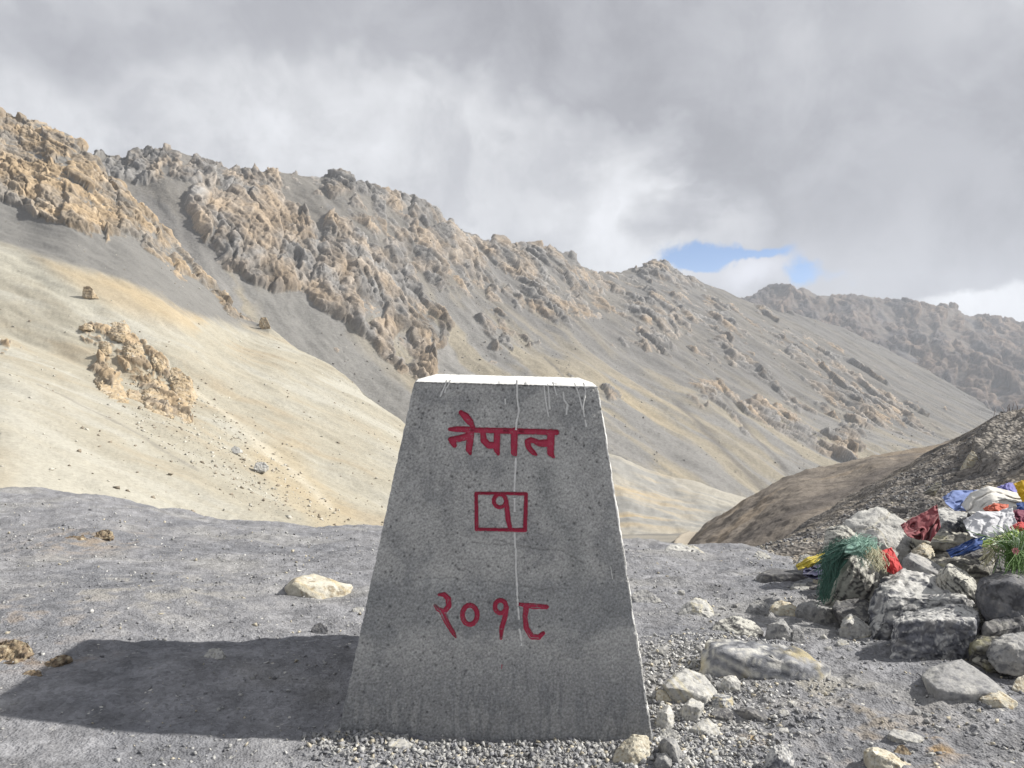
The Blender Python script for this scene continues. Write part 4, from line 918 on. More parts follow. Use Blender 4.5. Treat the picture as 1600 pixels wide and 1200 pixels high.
R('cream', 'pale block cut by the bottom edge right of the rusty moss', [(1350, 1188), (1352, 1166), (1364, 1163), (1400, 1180), (1425, 1196), (1420, 1220), (1380, 1222), (1356, 1206)], [(1362, 1176, .05), (1400, 1196, .05)], group=PATH, T=.12)
R('pale', 'flat pale chip above the rusty moss', [(1388, 1150), (1396, 1143), (1425, 1147), (1446, 1158), (1436, 1163), (1404, 1158)], group=PATH, flat=True)
R('clod', 'dark rusty clod beside the flat pale chip', [(1396, 1176), (1404, 1164), (1412, 1162), (1424, 1176), (1420, 1184), (1404, 1184)], group='rusty clods on the ground', name='clod', cat='clod', rough=1.8)
R('grey', 'large flat grey slab on the path in front of the cairn', [(1440, 1056), (1460, 1040), (1482, 1028), (1502, 1030), (1540, 1056), (1574, 1080), (1568, 1091), (1500, 1098), (1466, 1090)], [(1462, 1076, .03), (1500, 1084, .0), (1566, 1083, .05)], group=CAIRN, T=.26, flat=True)
R('cream', 'cream wedge under the right end of the flat grey slab', [(1530, 1094), (1545, 1084), (1562, 1082), (1592, 1100), (1580, 1110), (1548, 1106)], [(1556, 1098, .1)], group=CAIRN)
R('cream', 'tan stone at the right frame edge beside the flat slab', [(1582, 1074), (1590, 1058), (1612, 1054), (1630, 1066), (1625, 1086), (1598, 1084)], group=CAIRN)
# the cairn
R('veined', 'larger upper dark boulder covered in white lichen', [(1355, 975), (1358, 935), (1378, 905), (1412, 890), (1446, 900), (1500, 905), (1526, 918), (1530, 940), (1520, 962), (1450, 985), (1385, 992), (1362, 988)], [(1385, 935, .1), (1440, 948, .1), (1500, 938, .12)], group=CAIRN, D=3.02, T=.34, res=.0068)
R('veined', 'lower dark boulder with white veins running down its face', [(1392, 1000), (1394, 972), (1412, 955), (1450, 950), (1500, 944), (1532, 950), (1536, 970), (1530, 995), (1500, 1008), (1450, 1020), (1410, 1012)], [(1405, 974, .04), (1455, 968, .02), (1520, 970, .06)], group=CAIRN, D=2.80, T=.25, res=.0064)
R('veined', 'small veined wedge at the foot of the lower veined boulder', [(1470, 1022), (1478, 1006), (1494, 997), (1512, 1004), (1522, 1018), (1505, 1026), (1480, 1027)], group=CAIRN)
R('schist', 'layered grey slab right of the small veined wedge', [(1515, 1010), (1518, 992), (1540, 985), (1580, 985), (1620, 990), (1625, 1010), (1580, 1022), (1535, 1020)], [(1530, 1000, .05), (1600, 1000, .05)], group=CAIRN, D=2.75, T=.2, tilt=(.1, -.2, 1))
R('grey', 'oval grey stone cut by the right frame edge', [(1545, 1012), (1552, 998), (1580, 988), (1620, 986), (1640, 1005), (1630, 1028), (1590, 1032), (1560, 1026)], [(1580, 1008, .05)], group=CAIRN, D=2.62, T=.16)
R('schist', 'dull brown slab behind the flat grey slab', [(1516, 1034), (1524, 1018), (1545, 1014), (1585, 1032), (1605, 1046), (1590, 1056), (1550, 1050)], [(1540, 1032, .05)], group=CAIRN, T=.14)
R('dark', 'smooth dark boulder with fine pale cracks at the right edge', [(1523, 925), (1530, 905), (1556, 895), (1600, 888), (1650, 900), (1660, 940), (1620, 965), (1580, 966), (1545, 952)], [(1545, 915, .08), (1590, 905, .1)], group=CAIRN, D=2.85, T=.26, rough=.5)
R('slate', 'long thin dark slab below the smooth dark boulder', [(1536, 982), (1540, 972), (1580, 960), (1630, 950), (1640, 962), (1600, 978), (1550, 988)], group=CAIRN, D=2.80, T=.1)
R('schist', 'olive tinged stone wedged between the veined boulders and the dark one', [(1522, 975), (1520, 945), (1534, 935), (1556, 950), (1560, 972), (1540, 984)], group=CAIRN, D=2.95, T=.15)
R('streaked', 'tall streaked rock that carries the green garland', [(1286, 930), (1292, 902), (1312, 872), (1332, 850), (1350, 846), (1366, 866), (1376, 900), (1378, 930), (1366, 942), (1330, 938)], [(1330, 882, .1), (1306, 925, .05), (1358, 930, .05)], group=CAIRN, D=3.36, T=.22, tilt=(.8, -.2, -.5))
R('pale', 'pointed pale rock behind the bright red cloth', [(1342, 870), (1345, 838), (1360, 818), (1378, 811), (1400, 822), (1420, 840), (1426, 868), (1415, 888), (1370, 885)], [(1372, 840, .15)], group=CAIRN, D=3.68, T=.26)
R('pale', 'topmost pale boulder of the cairn, left of the dark red flag', [(1316, 840), (1320, 812), (1334, 804), (1352, 803), (1376, 788), (1400, 800), (1422, 820), (1424, 850), (1380, 862), (1330, 856)], [(1345, 822, .2)], group=CAIRN, D=4.0, T=.3)
R('streaked', 'pale wedge with a dark underside on the left shoulder of the cairn', [(1288, 846), (1290, 828), (1304, 820), (1320, 818), (1342, 838), (1346, 854), (1330, 862), (1300, 858)], [(1310, 834, .05), (1322, 822, .3)], group=CAIRN, D=3.9, T=.18)
R('slate', 'flat dark slab with a pale top left of the cairn', [(1182, 902), (1190, 892), (1215, 888), (1252, 892), (1262, 902), (1240, 911), (1205, 909)], [(1195, 898, .1), (1250, 897, .1)], group=CAIRN, flat=True)
R('pale', 'tiny white slab below the flat dark slab', [(1236, 917), (1242, 911), (1262, 912), (1264, 920), (1246, 923)], group=CAIRN, flat=True)
R('slate', 'dark slate sliver right of the tiny white slab', [(1258, 914), (1264, 908), (1280, 914), (1282, 921), (1266, 920)], group=CAIRN, flat=True)
R('pale', 'whitish stone behind the yellow cloth', [(1246, 884), (1250, 868), (1258, 861), (1270, 868), (1276, 884), (1262, 890)], group=CAIRN, D=4.25, T=.1)
R('cream', 'knobbly cream rock below the dark red flag', [(1424, 872), (1428, 852), (1440, 845), (1455, 854), (1463, 872), (1460, 882), (1440, 884)], [(1445, 862, .1)], group=CAIRN, D=3.5, T=.15, rough=1.5)
R('grey', 'slanting grey slab above the upper lichen boulder', [(1406, 894), (1412, 872), (1424, 862), (1450, 874), (1482, 892), (1486, 908), (1470, 915), (1430, 905)], [(1420, 874, .1), (1470, 900, .05)], group=CAIRN, D=3.28, T=.2, flat=True)
R('streaked', 'light streaked slab lying on the upper lichen boulder', [(1462, 905), (1470, 890), (1484, 880), (1510, 894), (1533, 914), (1536, 930), (1500, 932), (1474, 922)], [(1482, 892, .05), (1520, 920, .05)], group=CAIRN, D=3.12, T=.2, tilt=(.6, -.5, .6))
R('veined', 'blue grey rock between the dark red flag and the upper white scarf', [(1456, 830), (1458, 800), (1472, 792), (1500, 794), (1526, 806), (1528, 822), (1500, 836), (1470, 838)], [(1480, 812, .1)], group=CAIRN, D=3.95, T=.26)
R('schist', 'stack edge of thin layered schist under the dark red flag', [(1420, 850), (1424, 836), (1460, 832), (1510, 832), (1536, 842), (1530, 858), (1490, 868), (1440, 862)], [(1440, 846, .05), (1510, 848, .05)], group=CAIRN, D=3.65, T=.25, tilt=(.1, -.1, 1), rough=1.3)
R('slate', 'dark pointed slab beneath the low blue cloth', [(1496, 872), (1506, 854), (1530, 842), (1560, 846), (1566, 862), (1540, 876), (1510, 880)], group=CAIRN, D=3.45, T=.2)
R('schist', 'dark layered rock in the hollow right of the slanting slab', [(1448, 884), (1456, 870), (1500, 862), (1550, 872), (1570, 890), (1556, 906), (1500, 910), (1462, 900)], [(1480, 882, .05), (1545, 888, .05)], group=CAIRN, D=3.34, T=.28, tilt=(.1, -.1, 1), rough=1.3)
R('slate', 'smooth bulging grey stone under the plastic grass', [(1556, 892), (1558, 868), (1574, 860), (1598, 866), (1610, 884), (1600, 902), (1570, 906)], group=CAIRN, D=3.15, T=.16)
R('schist', 'layered rock under the lower white scarf', [(1505, 846), (1512, 826), (1560, 818), (1620, 822), (1640, 850), (1600, 866), (1540, 862)], group=CAIRN, D=3.55, T=.3, tilt=(.1, -.1, 1))
R('slate', 'dark rock under the upper white scarf and violet cloth', [(1512, 822), (1516, 790), (1560, 776), (1640, 775), (1660, 815), (1620, 835), (1550, 832)], group=CAIRN, D=3.85, T=.3)
R('slate', 'dark slab in the shade behind the smooth grey slab', [(1300, 950), (1306, 938), (1350, 936), (1372, 950), (1366, 972), (1330, 975)], group=CAIRN, D=3.15, T=.2)
R('cream', 'small orange brown rock standing on the shaly slope', [(1510, 730), (1512, 712), (1518, 704), (1528, 708), (1532, 724), (1528, 732), (1516, 734)], group='stones on the shaly slope', D=8.3, T=.12)
R('schist', 'thin brown slab leaning on the shaly slope above the cairn', [(1452, 765), (1456, 758), (1472, 750), (1474, 754), (1460, 768)], group='stones on the shaly slope', D=7.4, T=.06, flat=True)
R('pale', 'pale stone at the foot of the shaly slope left of the cairn', [(1178, 868), (1184, 860), (1196, 862), (1206, 870), (1192, 874)], group='stones on the shaly slope')

# shards in the rubble beside the pillar and small stones along the path: nothing tells these apart from one another
rsx = np.random.RandomState(4242)
def shard(cx, cy, w_, kind, label, group, squash=.6):
    n_ = rsx.randint(5, 8); an = np.sort(rsx.uniform(0, 2 * math.pi, n_)); rr_ = w_ * .5 * rsx.uniform(.75, 1.1, n_)
    ol = [(cx + r_ * math.cos(a_), cy + r_ * math.sin(a_) * squash) for r_, a_ in zip(rr_, an)]
    if max(p_[1] for p_ in ol) - min(p_[1] for p_ in ol) < w_ * .3 or max(p_[0] for p_ in ol) - min(p_[0] for p_ in ol) < w_ * .5: return
    rock(kind, label, ol, [(cx + rsx.uniform(-.2, .2) * w_, cy - .02 * w_, .1)], T=w_ / F * 2.3 * .62, group=group, flat=True, name='stone', cat='stone', seed=int(rsx.randint(1, 90000)))
NAMED = [(1075, 1070, 46, 'largest pale slab'), (1129, 1096, 18, 'orange stained stone'), (1082, 1110, 20, 'rounded pale stone under the slab'), (1128, 1121, 17, 'flat dark chip'), (1100, 1138, 25, 'kite shaped slab'), (1176, 1118, 28, 'dark stone with a pale end'), (1040, 1121, 16, 'pale block by the pillar'), (1046, 1174, 22, 'sharp grey block'),
         (1140, 1068, 20, 'broken pale lump'), (1225, 1115, 11, 'white oval pebble'), (1190, 1034, 98, 'yellow banded boulder'), (1220, 1190, 32, 'speckled lump at the bottom edge'), (1088, 950, 28, 'pale wedge stone'), (1152, 982, 38, 'low pale and dark stone'), (1218, 985, 24, 'angular split stone'), (1340, 980, 28, 'stone with one bright facet'), (1416, 1152, 28, 'flat pale chip'), (1390, 1192, 36, 'pale block at the bottom edge'), (1506, 1062, 70, 'large flat grey slab'), (990, 1170, 28, 'upright cream rock'), (1037, 1088, 13, 'yellow stone chip'), (1183, 948, 18, 'lumpy grey stone'), (1282, 958, 38, 'smooth grey slab')]
taken = [(q[0], q[1], q[2]) for q in NAMED] + [(1036, 1190, 18), (1046, 1148, 18), (1230, 950, 30), (1248, 990, 12)]
used_l = set()
def place_label(cx, cy, adj):
    for x_, y_, r_, nm_ in sorted(NAMED, key=lambda q: math.hypot(cx - q[0], cy - q[1]) - q[2])[:5]:
        if math.hypot(cx - x_, cy - y_) - r_ > 45: continue
        dx, dy = cx - x_, (cy - y_) * 1.3
        dr_ = ('to the right of' if dx > 0 else 'to the left of') if abs(dx) > abs(dy) else ('in front of' if dy > 0 else 'just behind')
        lb = f'{adj} {dr_} the {nm_}'
        key = (dr_, nm_)
        if key not in used_l: used_l.add(key); return lb
    return None
spots = []
for _ in range(2500):
    big = rsx.rand() < .8
    cx, cy = (1020 + abs(rsx.normal(0, 1)) * 80, rsx.uniform(1015, 1198)) if big else (rsx.uniform(1060, 1500), rsx.uniform(925, 1190))
    w_ = (14 + 24 * rsx.rand() ** 1.4) if big else 10 + 8 * rsx.rand()
    if cx < 990 + (cy - 900) * .165 + w_ * .4 or cx > (1290 if big else 1500) or (cx > 1330 and cy < 1110): continue
    if any(math.hypot(cx - q[0], (cy - q[1]) * 1.35) < q[2] * .85 + w_ * .42 for q in taken): continue
    taken.append((cx, cy, w_ * .5)); spots.append((cx, cy, w_, big))
for cx, cy, w_, big in spots[:110]:
    pale = rsx.rand() < (.72 if big else .4)
    lb = place_label(cx, cy, ('pale angular shard' if pale else 'grey angular shard') if big else ('small pale stone' if pale else 'small grey stone'))
    if lb is None: continue
    shard(cx, cy, w_ * 1.1, 'pale' if pale else 'grey', lb, 'shards and small stones right of the pillar', .62)
def on_spur(px_, py_): return float(B_PTS[np.argmin((B_PX - px_) ** 2 + (B_PY - py_) ** 2)][1])
for ol_, lab_ in (([(396, 730), (400, 722), (412, 721), (420, 728), (414, 736), (402, 735)], 'largest white boulder on the tan scree below the ochre outcrop'), ([(128, 462), (130, 448), (138, 444), (145, 452), (144, 464), (134, 466)], 'lone brown boulder on the slope above the ochre outcrop'),
                  ([(360, 702), (366, 696), (374, 699), (375, 706), (366, 708)], 'pale boulder uphill of the largest white boulder on the scree'), ([(404, 508), (408, 494), (416, 496), (422, 508), (414, 516)], 'brown boulder at the end of the left crag line')):
    xx = np.mean([p_[0] for p_ in ol_]); yy = max(p_[1] for p_ in ol_)
    rock('ochre' if 'brown' in lab_ else 'pale', lab_, ol_, D=on_spur(xx, yy) - .3, T=1.2, group='boulders on the left hillside', name='boulder', cat='boulder', res=.08, rough=1.6)

# the ochre outcrop half buried in the hillside scree
for ol_, lab_ in (([(160, 514), (172, 502), (192, 499), (206, 506), (213, 540), (200, 548), (182, 530), (166, 522)], 'dark topped boulder crowning the ochre outcrop on the hillside'),
                  ([(184, 545), (192, 528), (206, 520), (222, 530), (233, 566), (228, 580), (206, 574), (190, 562)], 'tall ochre block in the middle of the hillside outcrop'),
                  ([(138, 582), (150, 567), (172, 567), (190, 590), (197, 620), (187, 634), (165, 622), (148, 602)], 'rounded ochre boulder at the lower left of the hillside outcrop'),
                  ([(212, 612), (224, 590), (246, 582), (263, 600), (270, 640), (256, 657), (232, 647), (216, 630)], 'largest ochre boulder at the bottom of the hillside outcrop'),
                  ([(194, 604), (205, 594), (217, 605), (214, 628), (200, 626)], 'small ochre boulder between the two low boulders of the outcrop'),
                  ([(266, 622), (275, 604), (290, 617), (302, 656), (287, 664), (270, 650)], 'narrow ochre boulder right of the largest outcrop boulder'),
                  ([(226, 536), (240, 528), (258, 558), (270, 586), (256, 593), (240, 572)], 'slanting ochre rib along the right side of the tall block'),
                  ([(258, 570), (272, 570), (296, 604), (318, 644), (302, 648), (280, 618)], 'long ochre rib forming the right edge of the outcrop'),
                  ([(118, 513), (134, 503), (152, 507), (150, 519), (128, 521)], 'flat ochre ledge at the upper left of the outcrop'),
                  ([(152, 536), (160, 528), (176, 538), (180, 560), (166, 562), (154, 552)], 'small ochre knob left of the tall ochre block')):
    xx = np.mean([p_[0] for p_ in ol_]); yy = max(p_[1] for p_ in ol_)
    rock('ochre', lab_, ol_, D=on_spur(xx, yy), Dfun=on_spur, T=1.0 * 125 / F * (max(p_[0] for p_ in ol_) - min(p_[0] for p_ in ol_)), group='boulders of the ochre outcrop', name='boulder', cat='boulder', res=.12, rough=2.0)

# ------------------------------------------------------------------ gravel: small stones nobody could count
_base = []
for i in range(6):
    rs = np.random.RandomState(900 + i); bm = bmesh.new()
    for v in rs.uniform(-1, 1, (7, 3)): bm.verts.new(v / np.abs(v).max() * rs.uniform(.7, 1.05) * .85)
    r = bmesh.ops.convex_hull(bm, input=bm.verts); bm.verts.index_update()
    _base.append((np.array([v.co for v in bm.verts]), np.array([[v.index for v in f_.verts] for f_ in bm.faces]))); bm.free()
def gravel(name, label, pos, size, cols, seed, squash=.6):
    rs = np.random.RandomState(seed); n = len(pos)
    which = rs.randint(0, 6, n); VV, FF, CC = [], [], []; off = 0
    for k in range(6):
        idx = np.nonzero(which == k)[0]; m_ = len(idx)
        if not m_: continue
        bv, bf = _base[k]
        sc = size[idx, None] * np.stack([rs.uniform(.8, 1.35, m_), rs.uniform(.7, 1.1, m_), rs.uniform(.35, .8, m_) * squash / .6], -1)
        L = bv[None] * sc[:, None]
        q = rs.normal(0, 1, (m_, 4)); q[:, 1:3] *= .35; q /= np.linalg.norm(q, axis=1, keepdims=True)
        w_, x_, y_, z_ = q.T
        Rm = np.stack([1 - 2 * (y_ ** 2 + z_ ** 2), 2 * (x_ * y_ - z_ * w_), 2 * (x_ * z_ + y_ * w_), 2 * (x_ * y_ + z_ * w_), 1 - 2 * (x_ ** 2 + z_ ** 2), 2 * (y_ * z_ - x_ * w_), 2 * (x_ * z_ - y_ * w_), 2 * (y_ * z_ + x_ * w_), 1 - 2 * (x_ ** 2 + y_ ** 2)], -1).reshape(-1, 3, 3)
        L = np.einsum('nij,nkj->nki', Rm, L) + pos[idx][:, None]
        VV.append(L.reshape(-1, 3)); FF.append((bf[None] + (np.arange(m_) * len(bv))[:, None, None] + off).reshape(-1, 3))
        CC.append(np.repeat(cols[idx], len(bv), 0)); off += m_ * len(bv)
    o = mesh_from(name, np.concatenate(VV), np.concatenate(FF), M_ROCK, col=np.concatenate(CC), smooth=False)
    tag(o, label, kind='stuff'); return o
def sizes(rs, n, lo, hi, p=2.2): return lo + (hi - lo) * rs.rand(n) ** p
def gcols(rs, n, dark=.35, warm=.12):
    c = np.where(rs.rand(n, 1) < dark, np.array([[.20, .203, .215]]), np.array([[.33, .33, .325]])) * rs.uniform(.7, 1.3, (n, 1))
    wm_ = rs.rand(n, 1) < warm; return np.where(wm_, np.array([[.42, .385, .31]]) * rs.uniform(.7, 1.15, (n, 1)), c)
def on_ground(x, y, s, sink=.25): return np.stack([x, y, gz(x, y) + s * (.35 - sink)], -1)
rs = np.random.RandomState(77)
# sparse chips over the whole pass
n = 24000; D_ = 1.7 + 5.2 * rs.rand(n) ** 1.25; pxr = rs.uniform(-80, 1680, n); x = ray(pxr, 800)[0] * D_
kp = fbm(x / .5, D_ / .5, x * 0, 3, .5, 811) + rs.normal(0, .25, n) > -.05
x, D_ = x[kp], D_[kp]; s = sizes(rs, len(x), .002, .011, 5) * (.7 + D_ / 6)
gravel('gravel', 'sparse grey chips scattered over the shale', on_ground(x, D_, s), s, gcols(rs, len(x), .45, .08), 812)
# bank of chippings in front of the pillar
n = 7000; x = rs.uniform(-.56, .56, n) + rs.normal(0, .03, n); y = 2.19 - np.abs(rs.normal(0, .10, n)) * (.6 + .5 * np.cos(x * 2.2)) + .01 * np.sin(x * 9); s = sizes(rs, n, .0018, .0155, 4.0)
gravel('gravel', 'bank of small pale chippings along the pillar foot', on_ground(x, y, s), s, gcols(rs, n, .42, .08), 813, .5)
# rubble right of the pillar
n = 11000; pxr = np.clip(rs.normal(1115, 85, n), 990, 1400); pyr = rs.uniform(985, 1215, n); kp = (pxr > 975 + (pyr - 900) * .2) & (rs.rand(n) < sst(-(pxr - 1060 - (pyr < 1090) * 90), -230, 20))
pxr, pyr = pxr[kp], pyr[kp]; D_ = H / -(ray(pxr, pyr)[2]); x = ray(pxr, pyr)[0] * D_; s = sizes(rs, len(x), .002, .014, 4.0)
gravel('rubble', 'pale broken rubble between the pillar and the banded boulder', on_ground(x, D_, s), s, gcols(rs, len(x), .25, .07) * 1.15, 814, .40)
# flat pale flakes, too many to pick out
n = 1500; pxr = 1012 + np.abs(rs.normal(0, 1, n)) * 105; pyr = rs.uniform(1005, 1215, n); kp = pxr > 985 + (pyr - 900) * .165
pxr, pyr = pxr[kp], pyr[kp]; D_ = H / -(ray(pxr, pyr)[2]); x = ray(pxr, pyr)[0] * D_; s = sizes(rs, len(x), .0045, .0135, 1.8)
gravel('rubble', 'flat pale flakes strewn beside the right foot of the pillar', on_ground(x, D_, s, .05), s, gcols(rs, len(x), .22, .10) * 1.18, 824, .36)
# grit round the banded boulder, the path and the cairn foot
n = 9000; pxr = rs.uniform(1100, 1640, n); pyr = rs.uniform(900, 1215, n); D_ = H / -(ray(pxr, pyr)[2]); x = ray(pxr, pyr)[0] * D_
kp = fbm(x / .22, D_ / .22, x * 0, 3, .55, 815) + rs.normal(0, .2, n) > .08
x, D_ = x[kp], D_[kp]; s = sizes(rs, len(x), .002, .014, 5)
gravel('gravel', 'dark grit round the cairn foot and the path', on_ground(x, D_, s), s, gcols(rs, len(x), .6, .08), 816)
# broken shale filling the cairn between its big stones
n = 1500; x = rs.normal(2.4, .5, n); y = rs.normal(3.6, .3, n); kp = (x > 1.35) & (y > 3.0) & (y < 4.2) & (x / y > .40); x, y = x[kp], y[kp]; s = sizes(rs, len(x), .012, .06, 2.0)
gravel('rubble', 'broken dark shale filling the gaps of the cairn', on_ground(x, y, s), s, gcols(rs, len(x), .65, .06), 817, .45)
# clasts on the shaly slope
n = 26000; idx = rs.randint(0, len(G_PTS), n); kp = fbm(G_PTS[idx, 0] / .5, G_PTS[idx, 1] / .5, G_PTS[idx, 2], 3, .5, 818) + rs.normal(0, .3, n) > -.05
idx = idx[kp]; n = len(idx); s = sizes(rs, n, .005, .030, 3.2)
pos = G_PTS[idx] + np.stack([rs.uniform(-.02, .02, n), rs.uniform(-.03, .03, n), np.zeros(n)], -1) + G_N[idx] * .0
gravel('scree', 'dark shale clasts covering the slope at the right', pos, s, gcols(rs, n, .72, .07) * .72, 819, .5)

# stones lying on the far slopes
fall = sst(poly_sd(B_PX, B_PY, [(150, 560), (320, 600), (520, 800), (420, 800), (200, 650)]), -30, 20) + .10
idx = rs.choice(len(B_PTS), 5200, p=fall / fall.sum()); s = sizes(rs, len(idx), .05, .36, 5)
gravel('scree', 'pale stones scattered over the tan hillside', B_PTS[idx] + [0, 0, .02], s, np.where(rs.rand(len(idx), 1) < .55, [[.40, .385, .34]], [[.22, .19, .15]]) * rs.uniform(.8, 1.15, (len(idx), 1)), 820)
kp = (C_PX > 500); idx = rs.choice(np.nonzero(kp)[0], 5200); s = sizes(rs, len(idx), .12, 1.1, 4)
gravel('scree', 'dark stones scattered over the mountain scree', C_PTS[idx], s, np.where(rs.rand(len(idx), 1) < .3, [[.30, .28, .24]], [[.15, .14, .13]]) * rs.uniform(.8, 1.15, (len(idx), 1)), 821)

# ------------------------------------------------------------------ prayer flags, scarves and offerings on the cairn
def cloth_mat(name, colr, rough=.8, trans=.25, weave=900):
    m, t, b = mat_new(name, rough, .2)
    p = t.n('ShaderNodeTexCoord').outputs['Object']
    v = t.noise(p, 22, 4, .6)
    t.put(b.inputs['Base Color'], t.vec('SCALE', t.mix(0.0, colr, colr), scale=t.math('ADD', .78, t.math('MULTIPLY', v, .44))))
    b.inputs['Sheen Weight'].default_value = .15
    bump(t, b, t.noise(p, 140, 4, .7), .35, .003)
    return m
C_ = {k: cloth_mat(k + '_cloth', v) for k, v in dict(maroon=(.19, .042, .05, 1), red=(.42, .035, .035, 1), yellow=(.46, .37, .05, 1), navy=(.03, .032, .075, 1), blue=(.12, .17, .36, 1), violet=(.15, .145, .38, 1), deepblue=(.03, .07, .22, 1),
     white=(.50, .49, .46, 1), greywhite=(.47, .475, .50, 1), orange=(.40, .09, .05, 1), green=(.055, .13, .10, 1), palegreen=(.22, .36, .30, 1), gold=(.52, .33, .02, 1), wine=(.14, .02, .05, 1), lime=(.22, .30, .05, 1), straw=(.45, .43, .30, 1)).items()}
def cloth(name, label, cat, mat, edge_t, edge_b, D0, D1, folds=5, amp=.02, seed=1, nu=60, nv=44, thick=.0025, group=None, sagpx=0, crumple=.012, along='u'):
    """a hanging or crumpled sheet between a top and a bottom edge (photo pixels), with folds standing out of it"""
    et, eb = np.array(edge_t, float), np.array(edge_b, float)
    u = np.linspace(0, 1, nu)
    def ev(e):
        l = np.concatenate([[0], np.cumsum(np.hypot(*np.diff(e[:, :2], axis=0).T))]); l /= l[-1]
        return np.interp(u, l, e[:, 0]), np.interp(u, l, e[:, 1])
    tx, ty = ev(et); bx, by = ev(eb); v = np.linspace(0, 1, nv)[:, None]
    PX, PY = tx * (1 - v) + bx * v, ty * (1 - v) + by * v + sagpx * np.sin(np.pi * u) * v
    ph = fbm(u[None] * 2 + v * .6, v * 1.5, u[None] * 0 + seed, 3, .5, seed)
    w_ = u[None] if along == 'u' else v + u[None] * .25
    amp, crumple = amp * .6, crumple * .3
    fo = np.sin((w_ * folds + ph * .9) * 2 * np.pi) * (.35 + .65 * (v if along == 'u' else 1)) + .4 * np.sin((w_ * folds * 2.3 + ph * 1.7) * 2 * np.pi)
    bulge = np.sin(np.pi * np.clip(u, 0, 1))[None] * np.sin(np.pi * np.clip(v * .8 + .1, 0, 1))
    Dp = D0 * (1 - v) + D1 * v - .03 * bulge - amp * fo
    P = unproj(PX, PY, Dp)
    cr = ridged(P[..., 0] / .07, P[..., 1] / .07, P[..., 2] / .07 + seed, 3, .5, seed + 3) - .5
    P = P + np.stack([cr * 0, -crumple * cr, crumple * .5 * cr], -1)
    n = normals_of(P); n *= np.where((n[..., 1:2] > 0), -1, 1)
    P2_ = P - n * thick
    V = np.concatenate([P.reshape(-1, 3), P2_.reshape(-1, 3)]); f1 = grid_faces(nv, nu); N_ = nu * nv
    idx = np.arange(N_).reshape(nv, nu); rim = np.concatenate([idx[0], idx[1:, -1], idx[-1, -2::-1], idx[-2:0:-1, 0]])
    rn = np.roll(rim, -1); side = np.stack([rim, rim + N_, rn + N_, rn], -1)
    o = mesh_from(name, V, np.concatenate([f1, f1[:, ::-1] + N_, side]), mat)
    cen = P.reshape(-1, 3).mean(0); o.data.transform(__import__('mathutils').Matrix.Translation(-Vector(cen))); o.location = cen
    return tag(o, label, cat, group)
FL = 'prayer flags and cloths on the cairn'
cloth('prayer_flag', 'dark red flag standing up between the pale boulders and the blue grey rock', 'prayer flag', C_['maroon'], [(1407, 821), (1426, 809), (1446, 799), (1464, 788)], [(1418, 838), (1436, 843), (1454, 846), (1470, 824)], 3.60, 3.46, .9, .035, 3, group=FL, crumple=.0)
cloth('prayer_flag', 'bright red flag hanging from the garland rock', 'prayer flag', C_['red'], [(1364, 858), (1378, 860), (1393, 855)], [(1386, 893), (1397, 898), (1410, 888)], 3.34, 3.24, 1.6, .012, 7, group=FL, crumple=.010)
cloth('prayer_flag', 'yellow flag trailing on the ground left of the cairn', 'prayer flag', C_['yellow'], [(1243, 884), (1262, 871), (1290, 864)], [(1247, 890), (1270, 886), (1294, 879)], 3.72, 3.66, 2.6, .012, 9, group=FL, along='v')
cloth('prayer_flag', 'dark navy cloth bundled under the yellow flag', 'prayer flag', C_['navy'], [(1256, 888), (1276, 882), (1306, 882)], [(1254, 899), (1276, 905), (1304, 902)], 3.66, 3.55, 1.6, .02, 13, group=FL, along='v')
cloth('prayer_flag', 'blue cloth bunched behind the upper white scarf', 'prayer flag', C_['blue'], [(1472, 777), (1490, 766), (1515, 766), (1548, 764)], [(1480, 789), (1492, 798), (1514, 799), (1540, 788)], 3.94, 3.78, 1.8, .022, 15, group=FL)
cloth('scarf', 'upper white scarf draped over the top of the cairn', 'scarf', C_['white'], [(1502, 790), (1516, 770), (1545, 759), (1580, 768), (1616, 774)], [(1520, 808), (1538, 812), (1556, 798), (1582, 792), (1616, 790)], 3.80, 3.62, 1.7, .018, 17, group=FL, along='v', nu=80, nv=60)
cloth('prayer_flag', 'violet blue cloth behind the upper white scarf', 'prayer flag', C_['violet'], [(1554, 763), (1576, 754), (1594, 756)], [(1566, 778), (1588, 781), (1606, 783)], 3.88, 3.78, 1.8, .018, 19, group=FL)
cloth('prayer_flag', 'golden yellow flag at the top right edge of the cairn', 'prayer flag', C_['gold'], [(1583, 756), (1604, 748), (1630, 742)], [(1598, 786), (1610, 786), (1640, 790)], 3.70, 3.62, 1.4, .014, 21, group=FL)
cloth('prayer_flag', 'orange red cloth tucked between the two white scarves', 'prayer flag', C_['orange'], [(1536, 794), (1554, 786), (1576, 788)], [(1544, 806), (1558, 808), (1576, 803)], 3.60, 3.54, 1.5, .014, 23, group=FL)
cloth('scarf', 'lower white scarf crumpled on the right of the cairn', 'scarf', C_['greywhite'], [(1504, 814), (1528, 799), (1560, 799), (1580, 791)], [(1516, 838), (1546, 847), (1568, 838), (1592, 832)], 3.50, 3.36, 2.2, .022, 25, group=FL, nu=80, nv=60, crumple=.022)
cloth('prayer_flag', 'wine red cloth at the right edge beside the lower white scarf', 'prayer flag', C_['wine'], [(1574, 800), (1590, 796), (1612, 798)], [(1576, 822), (1592, 828), (1616, 824)], 3.50, 3.42, 1.8, .02, 27, group=FL)
cloth('prayer_flag', 'dark blue cloth hanging under the golden flag', 'prayer flag', C_['deepblue'], [(1588, 786), (1604, 784), (1630, 786)], [(1590, 808), (1606, 812), (1634, 812)], 3.56, 3.50, 1.5, .018, 29, group=FL)
